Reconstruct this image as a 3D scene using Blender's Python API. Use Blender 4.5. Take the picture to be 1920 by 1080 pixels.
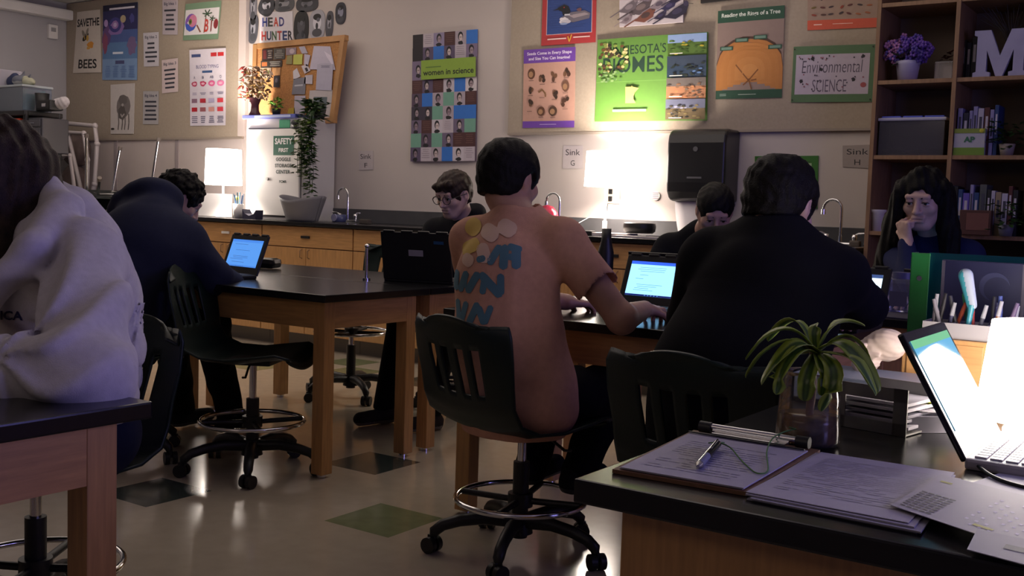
import bpy, bmesh, math, random
import numpy as np
from mathutils import Vector, Matrix

# ------------------------------------------------------------------ scene, camera, light
for o in list(bpy.data.objects): bpy.data.objects.remove(o)
SC = bpy.context.scene
COL = SC.collection
SC.view_settings.view_transform = 'Standard'
SC.view_settings.look = 'None'
SC.view_settings.gamma = 1
SC.view_settings.use_curve_mapping = False
SC.view_settings.exposure = 0.0
try:
    SC.cycles.use_denoising = True
    SC.cycles.sample_clamp_indirect = 4
    SC.cycles.max_bounces = 8
    SC.cycles.caustics_reflective = False
    SC.cycles.caustics_refractive = False
except Exception: pass

CH = 1.15                                   # camera height
FPX = 2015.9067
AX = np.array([0.82166294, 0.0695944, -0.56570897])      # world axes in camera space (x right, y down, z forward)
AY = np.array([0.56904688, -0.04358484, 0.8211492])
AZ = np.array([0.03249106, -0.99662279, -0.07541452])
RW = np.array([AX, AY, AZ])
cam_d = bpy.data.cameras.new('camera'); cam = bpy.data.objects.new('camera', cam_d); COL.objects.link(cam)
right, down, fwd = RW[:, 0], RW[:, 1], RW[:, 2]
M = Matrix(((right[0], -down[0], -fwd[0], 0), (right[1], -down[1], -fwd[1], 0), (right[2], -down[2], -fwd[2], CH), (0, 0, 0, 1)))
cam.matrix_world = M
cam_d.sensor_width = 36; cam_d.lens = 36 * FPX / 1920; cam_d.clip_start = 0.05
SC.camera = cam

def ray(u, v): return RW @ np.array([u - 960., v - 540., FPX])
def pz(u, v, z):
    r = ray(u, v); t = (z - CH) / r[2]; return Vector((t * r[0], t * r[1], z))
def py(u, v, y):
    r = ray(u, v); t = y / r[1]; return Vector((t * r[0], y, CH + t * r[2]))
def px_(u, v, x):
    r = ray(u, v); t = x / r[0]; return Vector((x, t * r[1], CH + t * r[2]))

W = bpy.data.worlds.new('world'); SC.world = W; W.use_nodes = True
W.node_tree.nodes['Background'].inputs[0].default_value = (0.30, 0.32, 0.5, 1)
W.node_tree.nodes['Background'].inputs[1].default_value = 0.02

def light(name, kind, loc, energy, color, size=None, rot=None, size_y=None, spread=None):
    d = bpy.data.lights.new(name, kind); d.energy = energy; d.color = color
    if kind == 'AREA':
        d.size = size
        if size_y: d.shape = 'RECTANGLE'; d.size_y = size_y
        if spread: d.spread = spread
    elif size is not None: d.shadow_soft_size = size
    o = bpy.data.objects.new(name, d); COL.objects.link(o); o.location = loc
    if rot is not None: o.rotation_euler = rot
    return o
def look(o, t):
    o.rotation_euler = (Vector(t) - o.location).to_track_quat('-Z', 'Y').to_euler()

# added blue area light from the right, standing in for an unseen source
l = light('blue_side_fill', 'AREA', (2.3, 2.4, 1.6), 46, (0.34, 0.30, 1.0), 2.2, size_y=1.3); look(l, (-2.5, 2.2, .9))
# added warm overhead fill that lifts the ambient level of the room
l = light('ceiling_fill', 'AREA', (-5.5, 4.4, 2.95), 66, (1.0, 0.86, 0.78), 8.0, size_y=2.8); look(l, (-5.5, 4.6, 0))

l = light('front_fill', 'AREA', (-2.0, -1.6, 2.9), 10, (1.0, 0.80, 0.66), 3.0, size_y=1.2); look(l, (-1.6, 1.6, .5))  # second added fill, brightens surfaces that face the camera side

# ------------------------------------------------------------------ materials
MATS = {}
def srgb(c):
    return tuple((x / 12.92 if x <= .04045 else ((x + .055) / 1.055) ** 2.4) for x in c)
def hexc(h): return srgb(tuple(int(h[i:i + 2], 16) / 255 for i in (0, 2, 4)))
def mat(name, col, rough=.5, metal=0., var=0., scale=8., bump=0., bscale=60., emit=None, estr=0., coat=0., spec=None, sheen=0., trans=0., alpha=None, stretch=None, ior=None):
    if name in MATS: return MATS[name]
    m = bpy.data.materials.new(name); m.use_nodes = True; nt = m.node_tree; b = nt.nodes['Principled BSDF']
    if isinstance(col, str): col = hexc(col)
    b.inputs['Base Color'].default_value = (*col, 1); b.inputs['Roughness'].default_value = rough; b.inputs['Metallic'].default_value = metal
    if coat: b.inputs['Coat Weight'].default_value = coat; b.inputs['Coat Roughness'].default_value = .08
    if spec is not None: b.inputs['Specular IOR Level'].default_value = spec
    if sheen: b.inputs['Sheen Weight'].default_value = sheen
    if trans: b.inputs['Transmission Weight'].default_value = trans
    if ior: b.inputs['IOR'].default_value = ior
    if emit is not None:
        if isinstance(emit, str): emit = hexc(emit)
        b.inputs['Emission Color'].default_value = (*emit, 1); b.inputs['Emission Strength'].default_value = estr
    if var or bump:
        tc = nt.nodes.new('ShaderNodeTexCoord'); mp = nt.nodes.new('ShaderNodeMapping'); nt.links.new(tc.outputs['Object'], mp.inputs[0])
        if stretch: mp.inputs['Scale'].default_value = stretch
        if var:
            n = nt.nodes.new('ShaderNodeTexNoise'); n.inputs['Scale'].default_value = scale; n.inputs['Detail'].default_value = 5
            nt.links.new(mp.outputs[0], n.inputs['Vector'])
            r = nt.nodes.new('ShaderNodeValToRGB'); nt.links.new(n.outputs['Fac'], r.inputs[0])
            r.color_ramp.elements[0].position = .3; r.color_ramp.elements[1].position = .7
            r.color_ramp.elements[0].color = (*[c * (1 - var) for c in col], 1); r.color_ramp.elements[1].color = (*[min(1, c * (1 + var)) for c in col], 1)
            nt.links.new(r.outputs[0], b.inputs['Base Color'])
        if bump:
            n2 = nt.nodes.new('ShaderNodeTexNoise'); n2.inputs['Scale'].default_value = bscale; n2.inputs['Detail'].default_value = 3
            nt.links.new(mp.outputs[0], n2.inputs['Vector'])
            bp = nt.nodes.new('ShaderNodeBump'); bp.inputs['Strength'].default_value = bump; bp.inputs['Distance'].default_value = .004
            nt.links.new(n2.outputs['Fac'], bp.inputs['Height']); nt.links.new(bp.outputs[0], b.inputs['Normal'])
    MATS[name] = m; return m
def thin(name, tint, rough=.04, haze=0.):
    """thin clear pane: see-through with a fresnel reflection"""
    if name in MATS: return MATS[name]
    m = bpy.data.materials.new(name); m.use_nodes = True; nt = m.node_tree; nt.nodes.remove(nt.nodes['Principled BSDF']); out = [n for n in nt.nodes if n.type == 'OUTPUT_MATERIAL'][0]
    t = nt.nodes.new('ShaderNodeBsdfTransparent'); t.inputs[0].default_value = (*tint, 1); g = nt.nodes.new('ShaderNodeBsdfGlossy'); g.inputs['Roughness'].default_value = rough; g.inputs[0].default_value = (1, 1, 1, 1)
    f = nt.nodes.new('ShaderNodeFresnel'); f.inputs[0].default_value = 1.5; mx = nt.nodes.new('ShaderNodeMixShader'); nt.links.new(f.outputs[0], mx.inputs[0]); nt.links.new(t.outputs[0], mx.inputs[1]); nt.links.new(g.outputs[0], mx.inputs[2]); last = mx
    if haze:
        d = nt.nodes.new('ShaderNodeBsdfDiffuse'); d.inputs[0].default_value = (*tint, 1); m2 = nt.nodes.new('ShaderNodeMixShader'); m2.inputs[0].default_value = haze; nt.links.new(mx.outputs[0], m2.inputs[1]); nt.links.new(d.outputs[0], m2.inputs[2]); last = m2
    nt.links.new(last.outputs[0], out.inputs[0]); MATS[name] = m; return m
def hx(h, rough=.6):
    return mat('paint_' + h, h, rough, var=.03, scale=30)

M_wood = mat('maple_wood', (.50, .27, .105), .38, var=.16, scale=6, stretch=(14, 14, 1.2), bump=.05, bscale=20)
M_woodh = mat('maple_wood_across', (.50, .27, .105), .38, var=.16, scale=6, stretch=(1.2, 1.2, 14), bump=.05, bscale=20)
M_woodd = mat('shelf_wood', (.27, .155, .075), .5, var=.2, scale=6, stretch=(10, 10, 1.2))
M_epoxy = mat('black_epoxy', (.008, .008, .009), .22, var=.2, scale=20, spec=.42)
M_plas = mat('dark_green_plastic', (.003, .011, .0105), .42, bump=.12, bscale=300, spec=.35)
M_black = mat('black_plastic', (.008, .008, .009), .45, bump=.05, bscale=200)
M_blackg = mat('glossy_black', (.01, .01, .011), .15)
M_chrome = mat('chrome', (.75, .75, .76), .12, 1.)
M_steel = mat('brushed_steel', (.42, .41, .40), .32, 1., var=.12, scale=20, stretch=(1, 1, 30))
M_white = mat('white_paint', (.74, .72, .70), .5, var=.02)
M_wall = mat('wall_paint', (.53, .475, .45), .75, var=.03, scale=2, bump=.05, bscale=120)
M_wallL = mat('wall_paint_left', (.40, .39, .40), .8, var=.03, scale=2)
M_tack = mat('tack_board_fabric', (.37, .31, .245), .95, var=.05, scale=60, bump=.2, bscale=500)
M_wbrd = mat('wall_panel_paint', (.56, .49, .47), .6, var=.02)
M_ceil = mat('ceiling_tile', (.6, .58, .55), .9, var=.05, scale=30)
M_skin = mat('skin', (.44, .24, .17), .5, var=.08, scale=25, bump=.05, bscale=250)
M_skin2 = mat('skin_pale', (.52, .33, .26), .5, var=.08, scale=25, bump=.05, bscale=250)
M_hair = mat('dark_hair', (.005, .004, .0035), .6, var=.5, scale=60, bump=.6, bscale=260, spec=.15)
M_hairb = mat('brown_hair', (.028, .016, .011), .6, var=.5, scale=60, bump=.6, bscale=260, spec=.25)
M_glass = mat('glass', (.9, .92, .92), .03, trans=1., ior=1.35)
M_cork = mat('cork', (.42, .20, .07), .9, var=.25, scale=120, bump=.2, bscale=300)
M_paper = mat('paper', (.66, .64, .66), .8, var=.02, scale=10)
M_ppr2 = mat('paper_grey', (.50, .48, .52), .8, var=.02, scale=10)
M_leaf = mat('leaf_green', (.075, .14, .015), .35, var=.5, scale=18, spec=.5)
M_leafd = mat('leaf_dark', (.02, .06, .012), .45, var=.4, scale=20)

# ------------------------------------------------------------------ mesh helpers
def rotz(a): return Matrix.Rotation(a, 4, 'Z')
def frame_to(p0, p1):
    d = (Vector(p1) - Vector(p0)); q = Vector((0, 0, 1)).rotation_difference(d.normalized()) if d.length > 1e-9 else Matrix().to_quaternion()
    return Matrix.Translation(p0) @ q.to_matrix().to_4x4(), d.length
class MB:
    def __init__(s): s.v = []; s.f = []; s.m = []; s.sm = []; s.mats = []
    def mi(s, m):
        if m not in s.mats: s.mats.append(m)
        return s.mats.index(m)
    def add(s, vs, fs, m, T=None, smooth=False):
        n = len(s.v); k = s.mi(m)
        for p in vs: s.v.append((T @ Vector(p)) if T is not None else Vector(p))
        for f in fs: s.f.append([i + n for i in f]); s.m.append(k); s.sm.append(smooth)
        return s
    def box(s, c, d, m, T=None, bev=0.0, rz=0):
        bm = bmesh.new(); bmesh.ops.create_cube(bm, size=1)
        for v in bm.verts: v.co = Vector((v.co.x * d[0], v.co.y * d[1], v.co.z * d[2]))
        if bev > 0: bmesh.ops.bevel(bm, geom=list(bm.edges), offset=min(bev, min(d) * .49), segments=2, affect='EDGES', profile=.6)
        bm.verts.index_update()
        TT = Matrix.Translation(c) @ rotz(rz)
        if T is not None: TT = T @ TT
        s.add([v.co.copy() for v in bm.verts], [[v.index for v in f.verts] for f in bm.faces], m, TT); bm.free(); return s
    def cyl(s, p0, p1, r0, m, r1=None, n=20, T=None, cap=True):
        r1 = r0 if r1 is None else r1; F, L = frame_to(p0, p1)
        vs = []
        for z, r in ((0, r0), (L, r1)):
            for i in range(n): a = 2 * math.pi * i / n; vs.append(F @ Vector((r * math.cos(a), r * math.sin(a), z)))
        s.add(vs, [[i, (i + 1) % n, n + (i + 1) % n, n + i] for i in range(n)], m, T, True)
        if cap: s.add(vs, [list(range(n))[::-1], list(range(n, 2 * n))], m, T)
        return s
    def lathe(s, prof, m, T=None, n=28, cap=False, sm=True):
        vs = []; k = len(prof)
        for r, z in prof:
            for i in range(n): a = 2 * math.pi * i / n; vs.append((r * math.cos(a), r * math.sin(a), z))
        fs = [[j * n + i, j * n + (i + 1) % n, (j + 1) * n + (i + 1) % n, (j + 1) * n + i] for j in range(k - 1) for i in range(n)]
        s.add(vs, fs, m, T, sm)
        if cap: s.add(vs, [list(range(n))[::-1], list(range((k - 1) * n, k * n))], m, T)
        return s
    def tube(s, pts, r, m, n=8, T=None, closed=False, cap=True):
        P = [Vector(p) for p in pts]; k = len(P); R = r if isinstance(r, (list, tuple)) else [r] * k
        vs = []; up = None
        for i in range(k):
            a = P[(i - 1) % k] if (closed or i > 0) else P[i]; b = P[(i + 1) % k] if (closed or i < k - 1) else P[i]
            t = (b - a).normalized()
            if up is None: up = Vector((0, 0, 1)) if abs(t.z) < .9 else Vector((1, 0, 0))
            x = t.cross(up)
            if x.length < 1e-4: x = t.cross(Vector((0, 1, 0)))
            x.normalize(); y = x.cross(t).normalized(); up = y
            for j in range(n): a_ = 2 * math.pi * j / n; vs.append(P[i] + R[i] * (math.cos(a_) * x + math.sin(a_) * y))
        kk = k if closed else k - 1
        fs = [[i * n + j, i * n + (j + 1) % n, ((i + 1) % k) * n + (j + 1) % n, ((i + 1) % k) * n + j] for i in range(kk) for j in range(n)]
        s.add(vs, fs, m, T, True)
        if cap and not closed: s.add(vs, [list(range(n)), list(range((k - 1) * n, k * n))[::-1]], m, T)
        return s
    def prism(s, poly, z0, z1, m, T=None):
        n = len(poly); vs = [(x, y, z0) for x, y in poly] + [(x, y, z1) for x, y in poly]
        s.add(vs, [list(range(n))[::-1], list(range(n, 2 * n))] + [[i, (i + 1) % n, n + (i + 1) % n, n + i] for i in range(n)], m, T); return s
    def ball(s, c, r, m, T=None, n=14, k=10):
        r = r if isinstance(r, (list, tuple)) else (r, r, r); vs = []
        for j in range(k + 1):
            t = math.pi * j / k
            for i in range(n): a = 2 * math.pi * i / n; vs.append((c[0] + r[0] * math.sin(t) * math.cos(a), c[1] + r[1] * math.sin(t) * math.sin(a), c[2] + r[2] * math.cos(t)))
        s.add(vs, [[j * n + i, (j + 1) * n + i, (j + 1) * n + (i + 1) % n, j * n + (i + 1) % n] for j in range(k) for i in range(n)], m, T, True); return s
    def grid(s, fn, nu, nv, m, T=None, smooth=True, skip=None):
        vs = [fn(i / nu, j / nv) for j in range(nv + 1) for i in range(nu + 1)]
        fs = [[j * (nu + 1) + i, j * (nu + 1) + i + 1, (j + 1) * (nu + 1) + i + 1, (j + 1) * (nu + 1) + i] for j in range(nv) for i in range(nu) if not (skip and skip((i + .5) / nu, (j + .5) / nv))]
        s.add(vs, fs, m, T, smooth); return s
    def build(s, name, parent=None, loc=None, rz=0, mats=None):
        me = bpy.data.meshes.new(name); me.from_pydata([tuple(v) for v in s.v], [], s.f)
        for m in s.mats: me.materials.append(m)
        me.polygons.foreach_set('material_index', s.m); me.polygons.foreach_set('use_smooth', s.sm); me.update()
        o = bpy.data.objects.new(name, me); COL.objects.link(o)
        if parent is not None: o.parent = parent
        if loc is not None: o.location = loc
        if rz: o.rotation_euler = (0, 0, rz)
        return o
def tag(o, label=None, cat=None, group=None, kind=None):
    if label: o['label'] = label
    if cat: o['category'] = cat
    if group: o['group'] = group
    if kind: o['kind'] = kind
    return o
def empty(name, loc=(0, 0, 0), rz=0):
    o = bpy.data.objects.new(name, None); COL.objects.link(o); o.location = loc; o.rotation_euler = (0, 0, rz); o.empty_display_size = .05; return o
KIDS = {}
def copy_tree(o, parent=None):
    c = o.copy(); COL.objects.link(c)
    if parent is not None: c.parent = parent
    for ch in [x for x in COL.objects if x.parent == o]: copy_tree(ch, c)
    return c
def struct(mb, name, **k): return tag(mb.build(name, **k), kind='structure')
def solid(o, th, sub=0, off=0):
    m = o.modifiers.new('thick', 'SOLIDIFY'); m.thickness = th; m.offset = off
    if sub: n = o.modifiers.new('round', 'SUBSURF'); n.levels = sub; n.render_levels = sub
    return o
def text_mesh(mb, txt, m, T, height, width=None, align='CENTER', bold=0.0, shear=0.0):
    """lettering from Blender's own font, added flat to a mesh builder; T maps x,y text plane"""
    cu = bpy.data.curves.new('t', 'FONT'); cu.body = txt; cu.size = 1; cu.align_x = align; cu.offset = bold; cu.resolution_u = 3; cu.shear = shear
    ob = bpy.data.objects.new('t', cu); COL.objects.link(ob); dg = bpy.context.evaluated_depsgraph_get(); dg.update()
    me = bpy.data.meshes.new_from_object(ob.evaluated_get(dg))
    vs = [v.co.copy() for v in me.vertices]; fs = [list(p.vertices) for p in me.polygons]
    if vs:
        x0 = min(v.x for v in vs); x1 = max(v.x for v in vs); y0 = min(v.y for v in vs); y1 = max(v.y for v in vs)
        sy = height / max(y1 - y0, 1e-6); sx = sy if width is None else width / max(x1 - x0, 1e-6)
        cx = (x0 + x1) / 2 if align == 'CENTER' else x0
        vs = [Vector(((v.x - cx) * sx, (v.y - y0) * sy, 0)) for v in vs]
        mb.add(vs, fs, m, T)
    COL.objects.unlink(ob); bpy.data.objects.remove(ob); bpy.data.curves.remove(cu); bpy.data.meshes.remove(me)

# ------------------------------------------------------------------ organic shapes: smooth distance field -> surface net
class SDF:
    CAP = .08
    def __init__(s, lo, hi, h):
        s.lo = np.array(lo, float); s.h = h; s.n = np.ceil((np.array(hi) - s.lo) / h).astype(int) + 1
        s.F = np.full(s.n, s.CAP, np.float32)
    def _sl(s, lo, hi, pad):
        a = np.maximum(np.floor((np.array(lo) - pad - s.lo) / s.h).astype(int), 0); b = np.minimum(np.ceil((np.array(hi) + pad - s.lo) / s.h).astype(int) + 1, s.n)
        if (b <= a).any(): return None, None
        sl = tuple(slice(i, j) for i, j in zip(a, b))
        g = np.meshgrid(*[(s.lo[i] + s.h * np.arange(a[i], b[i])).astype(np.float32) for i in range(3)], indexing='ij', sparse=True)
        return sl, g
    def _u(s, sl, d, k, op='u'):
        A = s.F[sl]
        if op == 's': d = -d; a = -A; b = -np.minimum(d * 1, 9); 
        if op == 'u':
            d = np.minimum(d, s.CAP)
            if k > 0:
                hh = np.maximum(k - np.abs(A - d), 0) / k; wt = np.clip((s.CAP - np.maximum(A, d)) / (.35 * s.CAP), 0, 1); s.F[sl] = np.minimum(A, d) - hh * hh * k * .25 * wt
            else: s.F[sl] = np.minimum(A, d)
        else:
            if k > 0:
                hh = np.maximum(k - np.abs(A - d), 0) / k; s.F[sl] = np.maximum(A, d) + hh * hh * k * .25
            else: s.F[sl] = np.maximum(A, d)
    def cone(s, a, b, ra, rb, k=.02, flat=None, fd=None, op='u'):
        """round cone; flat<1 squashes across direction fd"""
        a = np.array(a, float); b = np.array(b, float); R = max(ra, rb)
        sl, g = s._sl(np.minimum(a, b) - R, np.maximum(a, b) + R, s.CAP)
        if sl is None: return s
        ba = b - a; L2 = max(ba @ ba, 1e-9)
        X, Y, Z = g[0] - a[0], g[1] - a[1], g[2] - a[2]
        t = np.clip((X * ba[0] + Y * ba[1] + Z * ba[2]) / L2, 0, 1)
        dx, dy, dz = X - t * ba[0], Y - t * ba[1], Z - t * ba[2]
        if flat:
            q = np.array(fd, float); q /= np.linalg.norm(q); c = dx * q[0] + dy * q[1] + dz * q[2]
            e = (1 / flat - 1) * c; dx = dx + e * q[0]; dy = dy + e * q[1]; dz = dz + e * q[2]
            r = ra + (rb - ra) * t; dd = np.sqrt(dx * dx + dy * dy + dz * dz) + 1e-6
            nn = np.abs(c / flat) / dd; d = (dd - r) * (1 - nn * (1 - flat))
        else:
            d = np.sqrt(dx * dx + dy * dy + dz * dz) - (ra + (rb - ra) * t)
        s._u(sl, d.astype(np.float32), k, op); return s
    def ell(s, c, r, k=.02, R=None, op='u'):
        c = np.array(c, float); r = np.array(r, float); mr = r.max()
        sl, g = s._sl(c - mr, c + mr, s.CAP)
        if sl is None: return s
        X, Y, Z = g[0] - c[0], g[1] - c[1], g[2] - c[2]
        if R is not None: # rows of R: local axes in world
            R = np.array(R); X, Y, Z = (X * R[0][0] + Y * R[0][1] + Z * R[0][2], X * R[1][0] + Y * R[1][1] + Z * R[1][2], X * R[2][0] + Y * R[2][1] + Z * R[2][2])
        k0 = np.sqrt((X / r[0]) ** 2 + (Y / r[1]) ** 2 + (Z / r[2]) ** 2) + 1e-6
        k1 = np.sqrt((X / r[0] ** 2) ** 2 + (Y / r[1] ** 2) ** 2 + (Z / r[2] ** 2) ** 2) + 1e-6
        s._u(sl, (k0 * (k0 - 1) / k1).astype(np.float32), k, op); return s
    def plane_cut(s, p, n):
        """keep the side the normal points away from"""
        g = np.meshgrid(*[(s.lo[i] + s.h * np.arange(s.n[i])).astype(np.float32) for i in range(3)], indexing='ij', sparse=True)
        n = np.array(n, float); n /= np.linalg.norm(n)
        d = (g[0] - p[0]) * n[0] + (g[1] - p[1]) * n[1] + (g[2] - p[2]) * n[2]
        s.F = np.maximum(s.F, d.astype(np.float32)); return s
    def wave(s, fn):
        g = np.meshgrid(*[(s.lo[i] + s.h * np.arange(s.n[i])).astype(np.float32) for i in range(3)], indexing='ij', sparse=True)
        s.F = s.F + fn(g[0], g[1], g[2]).astype(np.float32); return s
    def net(s):
        F = s.F; ins = F < 0
        # pad so the surface closes
        F = np.pad(F, 1, constant_values=s.CAP); ins = F < 0
        c = np.zeros(np.array(F.shape) - 1, np.uint8)
        n = c.shape
        sl = lambda d, i: slice(i, d - 1 + i)
        for i in (0, 1):
            for j in (0, 1):
                for k in (0, 1): c += ins[i:n[0] + i, j:n[1] + j, k:n[2] + k]
        act = (c > 0) & (c < 8); idx = np.argwhere(act); N = len(idx)
        vid = np.full(n, -1, np.int64); vid[act] = np.arange(N)
        acc = np.zeros((N, 3)); cnt = np.zeros(N)
        corners = [(i, j, k) for i in (0, 1) for j in (0, 1) for k in (0, 1)]
        for a in corners:
            for ax in range(3):
                if a[ax]: continue
                b = list(a); b[ax] = 1
                fa = F[idx[:, 0] + a[0], idx[:, 1] + a[1], idx[:, 2] + a[2]]; fb = F[idx[:, 0] + b[0], idx[:, 1] + b[1], idx[:, 2] + b[2]]
                cr = (fa < 0) != (fb < 0); t = np.where(cr, fa / np.where(cr, fa - fb, 1), 0)
                p = np.array(a, float)[None, :].repeat(N, 0); p[:, ax] += t
                acc[cr] += p[cr]; cnt[cr] += 1
        V = s.lo + s.h * (idx + acc / cnt[:, None] - 1)
        faces = []
        for ax in range(3):
            A = ins.take(range(0, F.shape[ax] - 1), ax); B = ins.take(range(1, F.shape[ax]), ax)
            e = np.argwhere(A != B); flip = A[tuple(e.T)]
            u, w = [(1, 2), (2, 0), (0, 1)][ax]
            ok = (e[:, u] > 0) & (e[:, w] > 0) & (e[:, u] < n[u]) & (e[:, w] < n[w]); e = e[ok]; flip = flip[ok]
            q = []
            for du, dw in ((-1, -1), (0, -1), (0, 0), (-1, 0)):
                t = e.copy(); t[:, u] += du; t[:, w] += dw; q.append(vid[t[:, 0], t[:, 1], t[:, 2]])
            Q = np.stack(q, 1); Q[~flip] = Q[~flip][:, ::-1]; faces.append(Q)
        return V, np.concatenate(faces)
    def build(s, name, m, parent=None, loc=None, matfn=None, extra=()):
        V, Q = s.net(); off = np.array(loc if loc is not None else (0, 0, 0), float)
        if parent is not None: off = np.array(parent.matrix_basis.translation)
        me = bpy.data.meshes.new(name); V2 = V - off
        me.vertices.add(len(V2)); me.vertices.foreach_set('co', V2.astype(np.float32).ravel())
        me.loops.add(len(Q) * 4); me.loops.foreach_set('vertex_index', Q.astype(np.int32).ravel())
        me.polygons.add(len(Q)); me.polygons.foreach_set('loop_start', np.arange(0, len(Q) * 4, 4, dtype=np.int32))
        me.materials.append(m)
        for e in extra: me.materials.append(e)
        if matfn is not None: me.polygons.foreach_set('material_index', matfn(V[Q].mean(1)).astype(np.int32))
        me.polygons.foreach_set('use_smooth', np.ones(len(Q), bool)); me.update(calc_edges=True); me.validate()
        o = bpy.data.objects.new(name, me); COL.objects.link(o)
        if parent is not None: o.parent = parent
        else: o.location = tuple(off)
        return o
#@@ROOM
# ------------------------------------------------------------------ the room
YW = 6.5; XL = -10.04; XR = 2.4; YB = -3.2; ZC = 3.05; CT = .98
def floor_mesh():
    mb = MB()
    def tile(n, c, v=.05):
        m = mat(n, c, .16, var=v, scale=14, bump=.03, bscale=6, coat=.25)
        nt = m.node_tree; b = nt.nodes['Principled BSDF']
        return m
    cream = tile('cream_floor_tile', (.46, .40, .31)); slate = tile('slate_floor_tile', (.045, .06, .055), .15); olive = tile('olive_floor_tile', (.20, .23, .12), .1)
    x0 = -2.69 - .305 * 25; y0 = 2.76 - .305 * 20; acc = {}
    def cell(x, y): return (int(math.floor((x - x0) / .305)), int(math.floor((y - y0) / .305)))
    for x, y, m in [(-2.54, 2.9, olive), (-3.14, 3.52, slate), (-3.45, 2.6, slate), (-4.9, 5.25, olive), (-5.5, 4.9, olive), (-4.35, 5.5, slate), (-1.2, 2.4, slate), (-4.4, 1.7, olive), (-6.2, 4.1, slate), (-.3, 4.6, slate), (-5.2, 5.55, olive), (-6.1, 5.5, olive)]: acc[cell(x, y)] = m
    nx = int((XR - x0) / .305) + 1; ny = int((YW - y0) / .305) + 1
    V = []; F = []
    for j in range(ny + 1):
        for i in range(nx + 1): mb.v.append(Vector((x0 + .305 * i, y0 + .305 * j, 0)))
    for m in (cream, slate, olive): mb.mi(m)
    for j in range(ny):
        for i in range(nx):
            mb.f.append([j * (nx + 1) + i, j * (nx + 1) + i + 1, (j + 1) * (nx + 1) + i + 1, (j + 1) * (nx + 1) + i]); mb.m.append(mb.mi(acc.get((i, j), cream))); mb.sm.append(False)
    return mb
struct(floor_mesh(), 'floor')
struct(MB().box(((XL + XR) / 2, YW + .05, ZC / 2), (XR - XL + .2, .1, ZC), M_wall), 'wall_back')
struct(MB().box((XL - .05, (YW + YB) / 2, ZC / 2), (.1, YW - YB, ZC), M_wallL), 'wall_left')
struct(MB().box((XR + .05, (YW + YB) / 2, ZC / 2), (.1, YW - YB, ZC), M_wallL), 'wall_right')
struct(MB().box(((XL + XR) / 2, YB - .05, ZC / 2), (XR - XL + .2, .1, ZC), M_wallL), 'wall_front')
struct(MB().box(((XL + XR) / 2, (YW + YB) / 2, ZC + .05), (XR - XL + .2, YW - YB + .2, .1), M_ceil), 'ceiling')
# white rail high on the left wall
a = px_(128, 20, XL + .06); struct(MB().box((XL + .06, 3.9, 2.92), (.12, 5.18, .10), M_white, bev=.02), 'trim_1')
# tackable wall panels with a metal edge
def tackpanel(x0, x1, z0, z1, label):
    t = empty('tack_board', (x0, YW, z0)); tag(t, label, 'pin board')
    MB().box(((x1 - x0) / 2, -.011, (z1 - z0) / 2), (x1 - x0, .02, z1 - z0), M_tack).build('fabric_panel', t)
    e = mat('panel_edge', (.30, .25, .21), .5)
    m = MB(); m.box(((x1 - x0) / 2, -.013, -.008), (x1 - x0, .026, .016), e); m.build('edge_strip', t)
xa = py(456, 100, YW - .02).x; xb = py(957, 100, YW - .02).x
ZP = 1.685
tackpanel(XL + .005, xa, ZP, 3.04, 'wide beige tack board in the left corner behind the bee and biology posters')
tackpanel(xb, -1.83, ZP, 3.04, 'long beige tack board behind the loon and tree ring posters')
m = MB()
for u in (218, 333): 
    p = py(u, 300, YW); m.box((p.x, YW - .006, (CT + .12 + ZP) / 2), (.05, .012, ZP - CT - .12), mat('panel_seam', (.34, .29, .30), .6))
m.box(((XL + xa) / 2, YW - .003, (CT + ZP) / 2), (xa - XL, .006, ZP - CT), M_wbrd)
struct(m, 'trim_2')
p = py(455, 50, YW); struct(MB().box((p.x + .04, YW - .02, 2.37), (.09, .04, 1.36), M_wbrd, bev=.004), 'trim_3')
struct(MB().box((-6.0, YW - .01, .05), (8.0, .02, .1), M_black), 'baseboard_back')
# thermostat on left wall
pt = px_(96, 60, XL)
t = empty('wall_thermostat', (XL, pt.y, pt.z - .07)); tag(t, 'small cream wall thermostat box high on the left wall', 'thermostat')
MB().box((.02, 0, .07), (.04, .10, .14), M_white, bev=.008).build('case', t); MB().box((.042, 0, .09), (.006, .05, .04), mat('grey_plastic', (.3, .3, .3), .5), bev=.002).build('display', t)

# ------------------------------------------------------------------ counter and base cabinets
t = empty('lab_countertop', (-6.0, 6.2, CT)); tag(t, 'long black epoxy lab countertop running along the back wall', 'countertop')
x0, x1 = XL + .02, -1.83
MB().box(((x0 + x1) / 2 + 6.0, -.03, -.015), (x1 - x0, .64, .03), M_epoxy, bev=.004).build('worktop', t)
xs0 = py(622, 395, 6.48).x
struct(MB().box(((xs0 + x1) / 2, 6.485, CT + .055), (x1 - xs0, .02, .11), mat('backsplash_grey', (.07, .07, .075), .35, var=.1, scale=9), bev=.003), 'trim_4')
edges = [-9.9, -8.9, -8.18, -7.32, -6.48, -5.5, -4.62, -3.74, -2.86, -1.9]
where = ['at the far left under the drying frames', 'under the upturned stool', 'behind the person in the navy hoodie', 'under the left table lamp', 'below the wastebasket and white safety cabinet', 'behind the closed-back laptop with a label', 'behind the person in glasses', 'behind the person in the peach shirt', 'under sink H beside the bookcase']
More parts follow.
